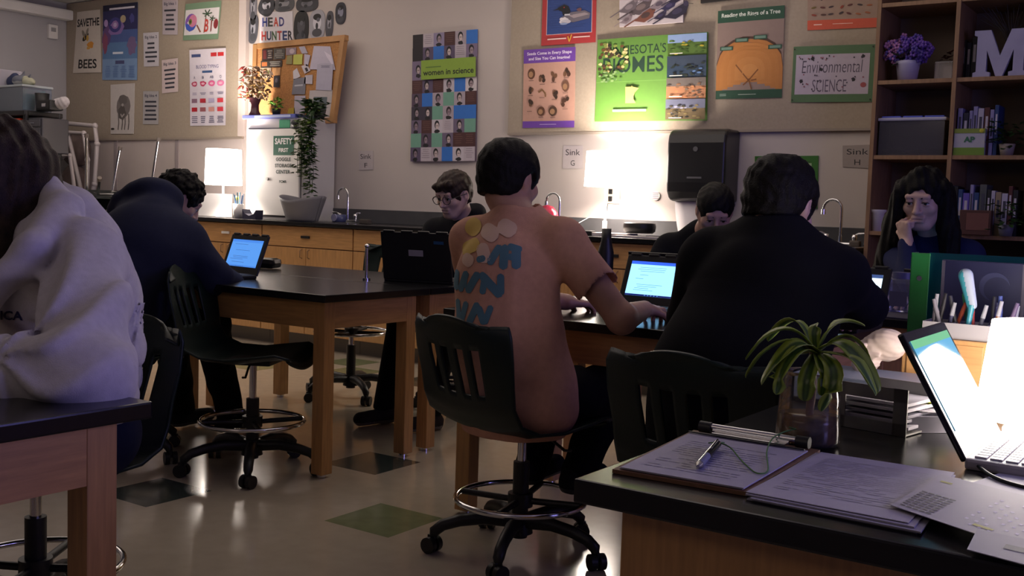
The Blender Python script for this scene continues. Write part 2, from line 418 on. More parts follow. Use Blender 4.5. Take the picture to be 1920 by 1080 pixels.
for i in range(9):
    xa_, xb_ = edges[i], edges[i + 1]; w = xb_ - xa_ - .004
    c = empty('base_cabinet', ((xa_ + xb_) / 2, 5.9, 0)); tag(c, 'maple lab base cabinet ' + where[i], 'cabinet', 'maple base cabinets along the back wall')
    MB().box((0, .29, .53), (w, .56, .83), M_wood).build('body', c)
    MB().box((0, .33, .055), (w, .48, .11), mat('toe_kick_grey', (.16, .15, .14), .6)).build('toe_kick', c)
    d = MB().box((0, -.002, .865), (w - .008, .02, .155), M_woodh, bev=.002).build('drawer', c)
    MB().box((0, -.02, .865), (.09, .012, .02), M_black if i != 3 else M_white, bev=.003).build('handle', d)
    for sx in (-1, 1):
        d = MB().box((sx * w / 4, -.002, .45), (w / 2 - .006, .02, .66), M_wood, bev=.002).build('door', c)
        MB().tube([(sx * .04, -.012, .70), (sx * .04, -.035, .71), (sx * .04, -.035, .76), (sx * .04, -.012, .77)], .004, M_woodd, 6).build('handle', d)

# sinks and gooseneck taps
def tap(px, y, z0, u_w, label, n):
    p = py(px, 400, y); t = empty('sink_tap', (p.x, y, CT)); tag(t, label, 'tap', 'gooseneck sink taps')
    MB().box((0, 0, .012), (.22, .055, .024), M_chrome, bev=.01).build('base_plate', t)
    pts = [(0, 0, .02), (0, 0, .22)] + [(-.055 + .055 * math.cos(a), 0, .22 + .055 * math.sin(a)) for a in [math.pi * k / 8 for k in range(1, 9)]] + [(-.11, 0, .20)]
    MB().tube(pts, .009, M_chrome, 12).cyl((0, 0, .02), (0, 0, .06), .014, M_chrome).build('gooseneck_spout', t)
    MB().cyl((-.11, 0, .215), (-.11, 0, .185), .014, M_chrome, .016).build('aerator', t)
    for s in (-1, 1):
        MB().lathe([(.001, .062), (.016, .06), (.018, .04), (.012, .022), (.016, .0)], M_chrome, Matrix.Translation((s * .085, 0, .01))).tube([(s * .085, 0, .065), (s * .11, -.01, .078), (s * .15, -.02, .08)], .006, M_chrome, 8).build('tap_handle', t)
    b = empty('sink_basin', (p.x - .02, y - .22, CT)); 
    mb = MB(); mb.box((0, -.155, .003), (.44, .03, .006), M_steel).box((0, .155, .003), (.44, .03, .006), M_steel).box((-.215, 0, .003), (.03, .31, .006), M_steel).box((.215, 0, .003), (.03, .31, .006), M_steel)
    mb.build('rim', b)
    MB().box((0, 0, .0035), (.40, .28, .003), mat('sink_dark', (.05, .05, .055), .25)).build('bowl', b)
    tag(b, 'stainless steel sink basin set in the black counter ' + n, 'sink')
tap(652, 6.36, 0, 0, 'chrome gooseneck tap beside the white safety cabinet', 'beside the safety cabinet')
tap(1049, 6.36, 0, 0, 'chrome gooseneck tap behind the person in the peach shirt', 'under the Sink G sign')
tap(1578, 6.36, 0, 0, 'chrome gooseneck tap next to the bookcase', 'next to the bookcase')

# ------------------------------------------------------------------ student tables
TT = .77
def table(x0, x1, y0, y1, label, legs=(1, 1, 1, 1), z=TT, group='black topped maple lab tables'):
    t = empty('lab_table', ((x0 + x1) / 2, (y0 + y1) / 2, 0)); tag(t, label, 'table', group)
    w, d = x1 - x0, y1 - y0
    MB().box((0, 0, z - .016), (w, d, .032), M_epoxy, bev=.004).build('tabletop', t)
    q = .045; h = .115
    for s in (-1, 1):
        MB().box((0, s * (d / 2 - q - .012), z - .032 - h / 2), (w - 2 * q - .12, .022, h), M_woodh).build('apron', t)
        MB().box((s * (w / 2 - q - .012), 0, z - .032 - h / 2), (.022, d - 2 * q - .12, h), M_woodh).build('apron', t)
    for sx in (-1, 1):
        for sy in (-1, 1):
            l = MB().box((sx * (w / 2 - q - .03), sy * (d / 2 - q - .03), (z - .032 + .015) / 2), (.062, .062, z - .032 - .015), M_wood, bev=.003).build('leg', t)
            MB().cyl((sx * (w / 2 - q - .03), sy * (d / 2 - q - .03), 0), (sx * (w / 2 - q - .03), sy * (d / 2 - q - .03), .016), .02, M_chrome).build('foot_glide', l)
    return t
table(-4.70, -3.06, 3.12, 3.79, 'black topped maple lab table in front of the person in the navy hoodie')
table(-4.70, -3.06, 3.80, 4.44, 'black topped maple lab table holding the laptop with a white label on its back')
table(-2.44, -1.07, 3.10, 3.84, 'black topped maple lab table the person in the peach shirt works at')
table(-2.44, -1.30, 3.86, 4.54, 'black topped maple lab table in front of the dark haired person looking down', )
te = table(-1.26, .25, 4.17, 4.90, 'black topped maple lab table in front of the long haired person')
MB().box((0, -.30, .36), (1.36, .022, .64), M_wood).build('front_panel', te)
table(-3.6, -1.655, .48, 1.245, 'black topped maple lab table in the left foreground under the grey sweatshirt arm')

# teacher's desk
t = empty('lab_desk', (-.79, 1.33, 0)); tag(t, 'large black topped maple lab desk in the right foreground covered with papers', 'desk')
MB().box((.95, .70, .742), (1.9, 1.42, .036), M_epoxy, bev=.004).build('desktop', t)
MB().box((.97, .06, .362), (1.84, .022, .724), M_wood, bev=.002).build('front_panel', t)
MB().box((.05, .70, .362), (.022, 1.25, .724), M_wood, bev=.002).build('side_panel', t)
MB().box((1.85, .70, .362), (.022, 1.25, .724), M_wood, bev=.002).build('side_panel', t)

# ------------------------------------------------------------------ stools
def make_stool(sh=.45, ring=.18):
    r = empty('lab_stool')
    # shell: profile (y,z) relative to seat height, widths
    prof = [(-.345, .362, .17), (-.333, .345, .222), (-.322, .30, .238), (-.300, .22, .238), (-.272, .13, .228), (-.250, .06, .225), (-.21, .00, .23), (-.14, -.03, .235), (-.03, -.035, .24), (.08, -.02, .238), (.17, -.008, .228), (.22, -.025, .20), (.238, -.05, .17)]
    def fn(u, v):
        s = v * (len(prof) - 1); i = min(int(s), len(prof) - 2); f = s - i
        y, z, w = [prof[i][k] * (1 - f) + prof[i + 1][k] * f for k in range(3)]
        x = (u * 2 - 1); back = max(0, 1 - s / 6.0)
        curl = abs(x) ** 2.2
        return (x * w, y + curl * (.075 * back + .0) - (0.02 if s > 11 else 0) * curl, sh + z + curl * (.035 * (1 - back)) - (curl * .05 if s < 1.2 else 0))
    def skip(u, v):
        if not (.20 < v < .36): return False
        k = (u - .24) / .52 * 7
        return 0 < k < 7 and int(k) % 2 == 0 and 0 <= u
    o = MB().grid(fn, 50, 48, M_plas, smooth=True, skip=skip).build('seat_shell', r); solid(o, .009, 0)
    MB().box((0, 0, sh - .03), (.17, .2, .02), M_black, bev=.005).build('seat_bracket', r)
    MB().cyl((0, 0, sh - .03), (0, 0, .30), .015, M_chrome, n=16).build('gas_piston', r)
    MB().cyl((0, 0, .31), (0, 0, .055), .027, M_black, n=18).build('column', r)
    MB().tube([(.02, 0, sh - .03), (.11, .02, sh - .045), (.17, .03, sh - .075), (.20, .03, sh - .07)], .005, M_black, 6).build('lever', r)
    rg = MB().tube([(.215 * math.cos(a), .215 * math.sin(a), ring) for a in [2 * math.pi * i / 48 for i in range(48)]], .0095, M_chrome, 10, closed=True).build('foot_ring', r)
    MB().cyl((0, 0, ring - .025), (0, 0, ring + .02), .042, M_black).build('ring_clamp', r)
    for k in range(4):
        a = math.pi / 2 * k + .5
        MB().tube([(.03 * math.cos(a), .03 * math.sin(a), ring - .005), (.207 * math.cos(a), .207 * math.sin(a), ring)], .011, M_black, 6).build('ring_spoke', r)
    MB().cyl((0, 0, .07), (0, 0, .135), .045, M_black, .035).build('hub', r)
    for k in range(5):
        a = 2 * math.pi * k / 5 + .3; c, s = math.cos(a), math.sin(a)
        P = [(.03, .11), (.12, .118), (.20, .108), (.255, .092), (.283, .07), (.286, .052)]
        l = MB().tube([(c * d, s * d, z) for d, z in P], [.024, .023, .021, .02, .019, .012], M_black, 8).build('leg', r)
        mb = MB(); T = Matrix.Translation((c * .29, s * .29, .027)) @ rotz(a + .9)
        for q in (-1, 1): mb.cyl((q * .006, 0, 0), (q * .026, 0, 0), .027, M_black, n=18, T=T)
        mb.box((0, 0, .018), (.012, .03, .03), M_black, T=T, bev=.003)
        mb.build('caster', l)
    return r
def stool(x, y, rz, label, src=None, sh=.45, ring=.18):
    o = make_stool(sh, ring); o.location = (x, y, 0); o.rotation_euler = (0, 0, rz)
    tag(o, label, 'stool', 'dark green plastic lab stools on casters'); return o
R = math.radians
stool(-1.95, 2.92, R(-14), 'dark green slotted back stool the person in the peach shirt sits on', sh=.45, ring=.185)
stool(-3.43, 3.08, R(-62), 'empty dark green stool with chrome foot ring at the front left lab table', sh=.50, ring=.215)
stool(-1.12, 2.70, R(-3), 'dark green stool under the person in the black shirt, back rest nearest the desk', sh=.45)
stool(-4.05, 2.86, R(-4), 'dark green stool under the person in the navy hoodie', sh=.45)
stool(-4.33, 4.64, R(170), 'empty stool pushed in behind the left pair of tables with a raised foot ring', sh=.55, ring=.39)
stool(-3.62, 4.85, R(200), 'dark stool under the person in glasses', sh=.45)
stool(-2.55, 1.56, R(184), 'dark green stool behind the person in the grey hooded sweatshirt', sh=.45)
stool(-1.25, 5.2, R(175), 'dark stool under the long haired person', sh=.45)
stool(-2.1, 5.0, R(180), 'dark stool under the short haired person looking down', sh=.45)
#@@NEXT
# ------------------------------------------------------------------ posters and signs: thin sheets with printed artwork
YT = YW - .0245
class Poster:
    def __init__(s, c, Y, paper, th=.0015, bow=.0):
        s.c = [py(u, v, Y) for u, v in c]; s.o = Vector((min(p.x for p in s.c), Y, min(p.z for p in s.c))); s.mb = MB(); s.k = 0; s.bow = bow
        s.th = th; s.paper = hx(paper) if isinstance(paper, str) else paper
        n = 8
        P = lambda u, v, d: s.at(u, v, d)
        vs = [P(i / n, j / n, 0) for j in range(n + 1) for i in range(n + 1)] + [P(i / n, j / n, -th) for j in range(n + 1) for i in range(n + 1)]
        N = (n + 1) ** 2; fs = []
        for j in range(n):
            for i in range(n):
                a = j * (n + 1) + i; fs.append([a, a + 1, a + n + 2, a + n + 1]); fs.append([N + a + n + 1, N + a + n + 2, N + a + 1, N + a])
        rim = [i for i in range(n + 1)] + [(j + 1) * (n + 1) - 1 for j in range(1, n + 1)] + [n * (n + 1) + i for i in range(n - 1, -1, -1)] + [j * (n + 1) for j in range(n - 1, 0, -1)]
        for a, b in zip(rim, rim[1:] + rim[:1]): fs.append([b, a, N + a, N + b])
        s.mb.add(vs, fs, s.paper)
    def at(s, u, v, d=0):
        a, b, c, e = s.c
        p = (a * (1 - u) + b * u) * (1 - v) + (e * (1 - u) + c * u) * v
        dy = -s.bow * (math.sin(math.pi * u) * .5 + (1 - v) ** 2 * .6)
        return Vector((p.x, p.y + d + dy, p.z)) - s.o
    def lay(s): s.k += 1; return -s.th - .0002 - .00012 * s.k
    def poly(s, pts, c):
        d = s.lay(); m = hx(c) if isinstance(c, str) else c; s.mb.add([s.at(u, v, d) for u, v in pts], [list(range(len(pts)))], m); return s
    def r(s, u0, v0, u1, v1, c):
        d = s.lay(); m = hx(c) if isinstance(c, str) else c; n = 6
        vs = [s.at(u0 + (u1 - u0) * i / n, v0 + (v1 - v0) * j / n, d) for j in range(n + 1) for i in range(n + 1)]
        s.mb.add(vs, [[j * (n + 1) + i, j * (n + 1) + i + 1, (j + 1) * (n + 1) + i + 1, (j + 1) * (n + 1) + i][::-1] for j in range(n) for i in range(n)], m); return s
    def e(s, u, v, a, b, c, rot=0, n=16):
        cr, sr = math.cos(rot), math.sin(rot)
        return s.poly([(u + a * math.cos(t) * cr - b * math.sin(t) * sr, v + a * math.cos(t) * sr + b * math.sin(t) * cr) for t in [2 * math.pi * i / n for i in range(n)]][::-1], c)
    def blob(s, u, v, a, b, c, seed=0, n=14, j=.35):
        rg = random.Random(seed); return s.poly([(u + a * q * math.cos(t), v + b * q * math.sin(t)) for t, q in [(2 * math.pi * i / n, 1 - j * rg.random()) for i in range(n)]][::-1], c)
    def line(s, pts, w, c):
        for (a, b), (c2, d2) in zip(pts, pts[1:]):
            L = math.hypot(c2 - a, d2 - b) + 1e-9; nx, ny = -(d2 - b) / L * w, (c2 - a) / L * w
            s.poly([(a + nx, b + ny), (c2 + nx, d2 + ny), (c2 - nx, d2 - ny), (a - nx, b - ny)], c)
        return s
    def t(s, txt, u, v, h, w, c, align='CENTER', bold=.012, shear=0):
        """text, centre u, baseline v, height and width as fractions"""
        tmp = MB(); m = hx(c) if isinstance(c, str) else c
        text_mesh(tmp, txt, m, None, h, w, align, bold, shear); d = s.lay()
        if tmp.v: s.mb.add([s.at(u + p.x, v - p.y, d) for p in tmp.v], tmp.f, m)
        return s
    def bars(s, u0, u1, v0, v1, n, c, seed=0, h=.5):
        rg = random.Random(seed)
        for i in range(n):
            v = v0 + (v1 - v0) * (i + .25) / n; k = (u1 - u0) * rg.uniform(0, .22) ; s.r(u0 + k, v, u1 - k, v + (v1 - v0) / n * h, c)
        return s
    def done(s, name, label, cat, group=None):
        o = s.mb.build(name, None, s.o); return tag(o, label, cat, group)

rg = random.Random(4)
# save the bees
p = Poster([(146, 23), (189, 18), (190, 136), (137, 137)], YT, 'CFC6BC', bow=.01)
p.t('SAVETHE', .5, .25, .13, .92, '1A1616', bold=.03).t('BEES', .52, .93, .15, .66, '1A1616', bold=.02)
p.e(.42, .42, .13, .05, '2A241C', -.4).e(.5, .44, .05, .05, 'C9A24A').e(.33, .36, .08, .04, '8B8478', .6).e(.48, .34, .08, .04, '8B8478', -.8).line([(.36, .4), (.4, .46)], .012, 'C9A24A')
p.blob(.62, .55, .16, .06, 'D9943A', 2).blob(.55, .6, .08, .03, 'D9A85A', 3)
p.done('bee_poster', 'hand-lettered white SAVE THE BEES poster with a bee and an orange flower', 'poster')
# astronomy poster
p = Poster([(194, 11), (259, 4), (257, 150), (192, 150)], YT, '5B7FAE', bow=.006)
p.r(0, 0, 1, .34, '2B2B5E').r(0, 0, 1, .08, '191B3C').r(.0, .34, 1, .5, '4A5F9A').r(0, .72, 1, 1, '7C9BC4')
p.blob(.12, .42, .16, .18, '6A4A80', 5).blob(.08, .5, .1, .16, '8A4A66', 6).blob(.85, .55, .16, .14, '75608A', 8).blob(.4, .3, .26, .13, '8C6FB0', 3).e(.37, .27, .18, .10, '3E3E86').e(.37, .27, .10, .055, 'A07AB8').e(.6, .2, .08, .05, 'B9A98A').e(.37, .27, .05, .03, 'C9B4D8')
p.e(.1, .24, .06, .05, 'B89AD0').blob(.85, .2, .08, .07, '4C4C90', 9).r(.2, .045, .92, .07, 'E6E2EE').bars(.3, .62, .62, .655, 1, 'DDE4F2', 1, .8).bars(.3, .74, .73, .785, 1, '4A4E78', 2, .8)
for i in range(4): p.bars(.08 + .23 * i, .26 + .23 * i, .81, .97, 7, '5D7BB0', i, .4)
p.done('space_poster', 'blue and purple outer space poster with planets beside the bee poster', 'poster')
# bison drawing
p = Poster([(208, 159), (253, 156), (251, 251), (208, 251)], YT, 'C9C3C0', th=.004)
p.blob(.55, .45, .32, .24, '7A7472', 12, j=.12).blob(.52, .32, .2, .11, '6C6664', 4, j=.15).blob(.5, .58, .2, .16, '5C5654', 7)
for u in (.34, .5, .62, .78): p.line([(u, .6), (u + .02, .78), (u - .01, .92)], .022, '6A6462')
p.e(.52, .42, .05, .03, 'A8A2A0').line([(.44, .6), (.5, .66), (.6, .6)], .015, 'B8B2B0').blob(.1, .9, .09, .03, '3A3634', 3)
p.done('bison_drawing', 'pencil drawing of a shaggy bison on white paper below the space poster', 'drawing')
# big idea notices
for c, n, wh in [([(305, -1), (334, -3), (333, 65), (305, 65)], '1', 'at the top left of the green BIO drawing'), ([(269, 62), (298, 60), (298, 124), (270, 125)], '2', 'right of the space poster, upper of two'), ([(304, 113), (334, 109), (334, 172), (304, 175)], '3', 'on pinkish paper left of the blood typing chart'), ([(269, 171), (298, 171), (297, 233), (268, 233)], '4', 'right of the bison drawing, lower of two')]:
    p = Poster(c, YT, {'1': 'B4AAB2', '2': 'C8C4CC', '3': 'D0BFC0', '4': 'AEABAE'}[n], bow=.003)
    p.t('Big Idea ' + n, .5, .2, .11, .78, '2A2C48'); p.bars(.1, .9, .26, .92, 5, '33343F', int(n), .42)
    p.done('notice_sheet', 'small printed Big Idea ' + n + ' notice sheet ' + wh, 'notice', 'small Big Idea notices')
# BIO
p = Poster([(349, 8), (416, 1), (409, 73), (343, 76)], YT, '6E8A70', bow=.008)
p.r(.02, .17, .97, .86, 'D8D4D8').e(.2, .52, .17, .24, '7A4FA8').poly([(.03, .55), (.36, .6), (.3, .72), (.18, .77), (.08, .7)][::-1], '3553B8').e(.25, .48, .12, .17, 'C97A9A').e(.18, .5, .05, .08, '6A7A2A').e(.18, .5, .02, .04, '1E1E1E').line([(.38, .6), (.5, .8)], .02, '7A4A3A')
p.line([(.62, .38), (.6, .82)], .012, '5A4632').line([(.8, .45), (.78, .8)], .010, '5A4632')
for k in range(6): a = k * 1.05; p.line([(.65, .33), (.65 + .13 * math.cos(a), .30 + .1 * math.sin(a))], .016, '2E4A32')
for k in range(5): a = k * 1.25; p.line([(.8, .45), (.8 + .08 * math.cos(a), .45 + .07 * math.sin(a))], .012, '2E4A32')
p.t('B', .66, .80, .34, .11, 'B8392E', bold=.02).t('I', .79, .78, .28, .03, '7A2A26', bold=.02).e(.91, .6, .06, .13, '7A1E26')
p.done('bio_drawing', 'colourful hand-drawn BIO poster on green paper with palm trees and a magnifying glass', 'poster')
# blood typing
p = Poster([(356, 94), (424, 90), (423, 235), (357, 236)], YT, 'D6D0DC', th=.003, bow=.004)
p.r(.06, .06, .32, .10, '3A4A7A').r(.6, .05, .76, .1, 'C0282E').r(.79, .05, .95, .1, 'C0282E').t('BLOOD TYPING', .5, .25, .045, .62, '3A3F7A', bold=.0).r(.36, .28, .64, .31, '34507E')
for i, tx in enumerate(['A', 'B', 'AB', 'O']):
    u = .14 + .245 * i; p.t(tx, u, .385, .035, .05 if len(tx) < 2 else .1, '5A5A7A'); p.blob(u, .45, .1, .04, ['A83A5A', 'B8305A', 'D05A90', 'D87AA8'][i], i, j=.3 if i < 2 else .1); p.e(u, .45, .05, .016, 'E0B0C4')
    p.bars(u - .09, u + .09, .56, .6, 2, '9A96B0', i); p.r(u - .085, .645, u + .075, .70, ['8A6A80', 'B02A3A', 'B0A8C8', 'CC3A48'][i]); p.r(u - .085, .76, u + .075, .815, ['B02030', '9A5A60', 'C89088', 'CC3A48'][i]); p.bars(u - .09, u + .09, .87, .97, 4, '6A6680', i + 4, .45)
p.done('blood_typing_chart', 'white BLOOD TYPING chart with rows of red squares left of the lamp', 'poster')
# HEAD HUNTER sign
YH = YW - .003
p = Poster([(487, 23), (549, 21), (550, 79), (487, 80)], YH, 'D6D2DA')
cols = ['2B3A8C', '3A3A3A', 'C04030', '3A3A7A', 'C43A34', '2A3458', '3A5A3A', 'A83A34', '2A3A6A', '2E2E36']
for i, ch in enumerate('HEAD'): p.t(ch, .16 + .17 * i, .48, .30, .15, cols[i], bold=.03)
for i, ch in enumerate('HUNTER'): p.t(ch, .13 + .158 * i, .93, .30, .14, cols[4 + i], bold=.03)
p.done('head_hunter_sign', 'white paper sign with coloured block letters reading HEAD HUNTER above the cork board', 'sign')
# cut-out head photographs (generic portraits)
heads = [(475, 14, 7, 22, 0, 'left of the tilted oval one'), (500, 12, 15, 15, .5, 'tilted oval at upper left'), (533, 8, 19, 12, 0, 'wide one above the HEAD lettering'), (576, 8, 21, 12, 0, 'wide dark one at upper right'), (475, 55, 9, 22, .1, 'leaning one left of the HUNTER lettering'), (565, 52, 14, 27, 0, 'darkest, just right of the HEAD HUNTER sign'), (595, 46, 15, 24, 0, 'pale rounded one, second right of the sign'), (618, 46, 7, 22, .05, 'slim one between the pale oval and the last'), (639, 25, 10, 18, 0, 'rightmost, hanging away from the others')]
for i, (u, v, a, b, ro, wh) in enumerate(heads):
    o = py(u, v, YH); s = MB(); sc = (py(u + 10, v, YH).x - py(u, v, YH).x) / 10; n = 24; K = random.Random(i)
    pts = []
    for k in range(n):
        t = 2 * math.pi * k / n; e = .75; x = a * abs(math.cos(t)) ** e * (1 if math.cos(t) > 0 else -1); y = -b * abs(math.sin(t)) ** e * (1 if math.sin(t) > 0 else -1)
        pts.append(((x * math.cos(ro) - y * math.sin(ro)) * sc, -(x * math.sin(ro) + y * math.cos(ro)) * sc * .83))
    T = Matrix(((1, 0, 0, 0), (0, 0, -1, 0), (0, 1, 0, 0), (0, 0, 0, 1)))
    s.prism(pts, 0, .003, hx(['6E6E78', '34363E', '55565C', '3C3C44', '50525C', '1E1E22', 'A2A2AC', '4A4A54', '2C2E3A'][i]), T)
    def ov(cx, cy, ra, rb, z, c): s.prism([(cx + ra * math.cos(t), cy + rb * math.sin(t)) for t in [2 * math.pi * q / 16 for q in range(16)]], z, z + .0004, hx(c), T)
    A, B = a * sc, b * sc * .83; fc = ['9A9AA4', 'C4C4D0', '8A8A92', '6E6E78', '9A9CA8', '4A4A52', 'D0D0DA', '9A9AA6', '8A8CA0'][i]
    ov(0, B * .12, A * .52, B * .5, .0031, fc); ov(0, -B * .55, A * .62, B * .28, .0035, '44464E'); ov(0, B * .5, A * .5, B * .22, .0039, '17181C')
    ov((K.random() - .5) * A * .5, B * (K.random() - .3) * .6, A * .22, B * .14, .0043, '5A5C66'); ov((K.random() - .5) * A * .8, -B * .4 * K.random(), A * .16, B * .22, .0047, '2A2C34')
    tag(s.build('photo_cutout', None, o), 'grey cut-out head photo, ' + wh, 'photo', 'cut-out head photos around the HEAD HUNTER sign')
# women in science
p = Poster([(775, 66), (897, 55), (894, 302), (773, 303)], YH, '8A7A86', bow=.006)
B_, G_, T_, P_, M_, L_, D_ = '2F6FC4', '7FA044', '6FA08E', '8E84A4', '4A2A2C', 'B8AEB8', '262430'
rows = ['DLPMFB', 'DVBVLV', 'V     ', 'MVMFBf', 'VBFTFM', 'VVTFBB', 'VMFLVT', 'TVTVMM', 'VLFBFL']
y = [0, .105, .21, .36, .465, .57, .675, .78, .89, 1.0]
K = random.Random(9)
for j, rr in enumerate(rows):
    for i, ch in enumerate(rr):
        if ch == ' ': continue
        u0, u1, v0, v1 = i / 6, (i + 1) / 6, y[j], y[j + 1]; c = {'D': '1E1A22', 'L': L_, 'P': P_, 'M': M_, 'B': B_, 'T': T_, 'V': K.choice(['5A4E6A', '6A5E78', '3A3444', '7A6C88', '54445A']), 'F': K.choice(['C0B8C2', '2E2C36', 'A89CA8']), 'f': 'D0C8CC'}[ch]
        p.r(u0, v0, u1, v1, c)
        if ch in 'VFPf':
            cu, cv = (u0 + u1) / 2 + K.uniform(-.015, .015), (v0 + v1) / 2; dk = ch != 'F' or c[0] != '2'
            p.blob(cu, cv + .04, .05, .018, '1C1A20' if dk else '8A828A', K.random()); p.e(cu, cv - .012, .038, .034, '1A181E'); p.e(cu + .004, cv - .002, .026, .026, K.choice(['9A8890', 'B8A8A8', '8A7884', 'C8B8B8'])); p.r(cu - .014, cv - .006, cu + .02, cv - .002, '3A2E34')
        if ch in 'LM': p.bars(u0 + .015, u1 - .02, v0 + .01, v1 - .02, 5, '8A808A' if ch == 'L' else '6A4A44', K.random(), .25)
p.r(1 / 6, .21, 1, .36, '86A63E').t('women in science', .585, .33, .042, .77, '14181A', bold=.02).r(.24, .262, .48, .27, '5A7A34')
p.done('women_in_science_poster', 'tall mosaic poster of portraits and blue squares reading women in science', 'poster')
# sinks
for c, L, wh in [([(672, 283), (700, 283), (700, 318), (673, 319)], 'F', 'between the safety cabinet and the women in science poster'), ([(1056, 273), (1093, 273), (1093, 316), (1055, 316)], 'G', 'left of the lit lamp'), ([(1580, 273), (1637, 271), (1635, 316), (1580, 313)], 'H', 'beside the bookcase')]:
    p = Poster(c, YH, 'BDB4B6' if L != 'H' else '9C928E'); p.t('Sink', .5, .42, .26, .72, '26242A', bold=0).t(L, .5, .88, .24, .2, '26242A', bold=0)
    p.done('sink_sign', 'white paper sign reading Sink ' + L + ' ' + wh, 'sign', 'Sink letter signs')
# loon
p = Poster([(1018, -10), (1119, -16), (1117, 79), (1015, 86)], YT, 'A83236', bow=.004)
p.r(.09, .02, .93, .80, 'C8B0B4').r(.10, .03, .92, .79, '27407E')
for i in range(14): p.line([(.12 + .05 * (i % 3), .1 + .045 * i), (.8 - .04 * (i % 4), .1 + .045 * i)], .004, '324C8C')
p.poly([(.38, .46), (.55, .38), (.8, .36), (.9, .42), (.88, .52), (.6, .58), (.42, .56)][::-1], '6A6470').poly([(.5, .44), (.8, .40), (.88, .44), (.6, .5)][::-1], '9A8E94').blob(.42, .53, .1, .08, 'D2CED4', 3).e(.46, .56, .09, .04, 'BAB6C2').poly([(.3, .28), (.42, .22), (.5, .26), (.54, .36), (.5, .44), (.4, .43), (.38, .36), (.32, .33)][::-1], '15161C').poly([(.2, .33), (.33, .28), (.35, .32)][::-1], '15161C').r(.43, .41, .53, .44, 'C8C8D0').e(.42, .28, .012, .012, 'A03030').blob(.7, .34, .06, .04, '6A4A50', 2).e(.42, .6, .07, .02, '8A9AC0')
p.r(.12, .875, .47, .90, 'E0C4C0').r(.6, .865, .9, .89, 'E0C4C0').line([(.5, .85), (.53, .96), (.57, .82)], .01, 'D8A840')
p.done('loon_poster', 'red bordered poster of a loon swimming on blue water', 'poster')
# seeds
p = Poster([(983, 94), (1080, 88), (1077, 239), (980, 240)], YT, 'BD9484', bow=.006)
p.r(0, 0, 1, .175, '6A40A0').r(0, .915, 1, 1, '6A40A0').t('Seeds Come in Every Shape', .5, .085, .05, .86, 'E6DCF0', bold=.02).t('and Size You Can Imagine!', .5, .15, .05, .8, 'E6DCF0', bold=.02).r(.34, .955, .66, .96, 'E0D0F0')
K = random.Random(2)
for u, v, a, b, q in [(.16, .31, .075, .07, 0), (.38, .37, .07, .06, 1), (.6, .36, .07, .055, 1), (.84, .3, .075, .06, 1), (.15, .5, .08, .07, 1), (.38, .55, .08, .05, 2), (.62, .58, .08, .05, 1), (.83, .48, .07, .07, 0), (.14, .7, .07, .07, 1), (.37, .79, .075, .06, 0), (.6, .79, .08, .065, 0), (.83, .68, .06, .07, 1)]:
    if q == 0: p.e(u, v, a, b, K.choice(['5A3A2A', '6A4A3A', '4A3428'])); p.e(u - .01, v + .008, a * .6, b * .55, 'A07A5A')
    elif q == 1:
        for k in range(4): p.e(u + K.uniform(-.045, .045), v + K.uniform(-.04, .04), .035, .028, K.choice(['4A3024', '6A4A34', '3A281E']), K.uniform(0, 3))
    else: p.line([(u - .07, v), (u, v - .035), (u + .07, v + .02), (u + .07, v + .06)], .012, '7A5A3A')
    p.r(u - .05, v + b + .015, u + .05, v + b + .021, '6A5048')
p.done('seed_poster', 'peach poster of twelve seeds with purple title band reading Seeds Come in Every Shape', 'poster')
# birds
p = Poster([(1163, -12), (1283, -16), (1282, 42), (1163, 51)], YT, 'C8BEC4', th=.012)
def bird(u, v, s_, c1, c2, f=1):
    p.poly([(u - f * .14 * s_, v + .18 * s_), (u, v - .06 * s_), (u + f * .12 * s_, v - .2 * s_), (u + f * .2 * s_, v - .16 * s_), (u + f * .16 * s_, v + .08 * s_), (u + f * .02 * s_, v + .24 * s_)][::(-1 if f > 0 else 1)], c1); p.e(u + f * .16 * s_, v - .2 * s_, .035 * s_, .085 * s_, c2); p.line([(u - f * .1 * s_, v + .12 * s_), (u - f * .3 * s_, v + .34 * s_)], .014 * s_, c1); p.line([(u + f * .19 * s_, v - .2 * s_), (u + f * .26 * s_, v - .18 * s_)], .008, '2A2428'); p.e(u + f * .04 * s_, v + .02, .06 * s_, .1 * s_, c2, .5)
for a in [(.3, .42, 1.1, '5A4E54', '7A6A6C'), (.38, .68, 1.0, '7A4A3E', '4E3A3A'), (.12, .4, .9, '6A6068', '8A7E86'), (.6, .35, .8, '8A7E88', '5A5060'), (.63, .72, .6, '2A2440', '3A3458'), (.76, .42, .7, '2C2850', '453E66'), (.88, .2, .7, '241E3E', '1C182E'), (.87, .62, 1.1, '26223A', '3A3452'), (.45, .15, .6, '7A6E7C', 'A094A0'), (.1, .78, .6, '8A7C84', '6A5C64')]: bird(*a)
p.done('bird_poster', 'white framed print of many small birds above the green biomes poster', 'poster')
# dark picture frame bottom
p = Poster([(1316, -40), (1402, -48), (1402, -3), (1316, 7)], YT, '1E1A1C', th=.02); p.r(.06, .06, .94, .7, '4A4448'); p.done('dark_picture_frame', 'dark framed picture cut off by the top edge, above the tree ring poster', 'picture')
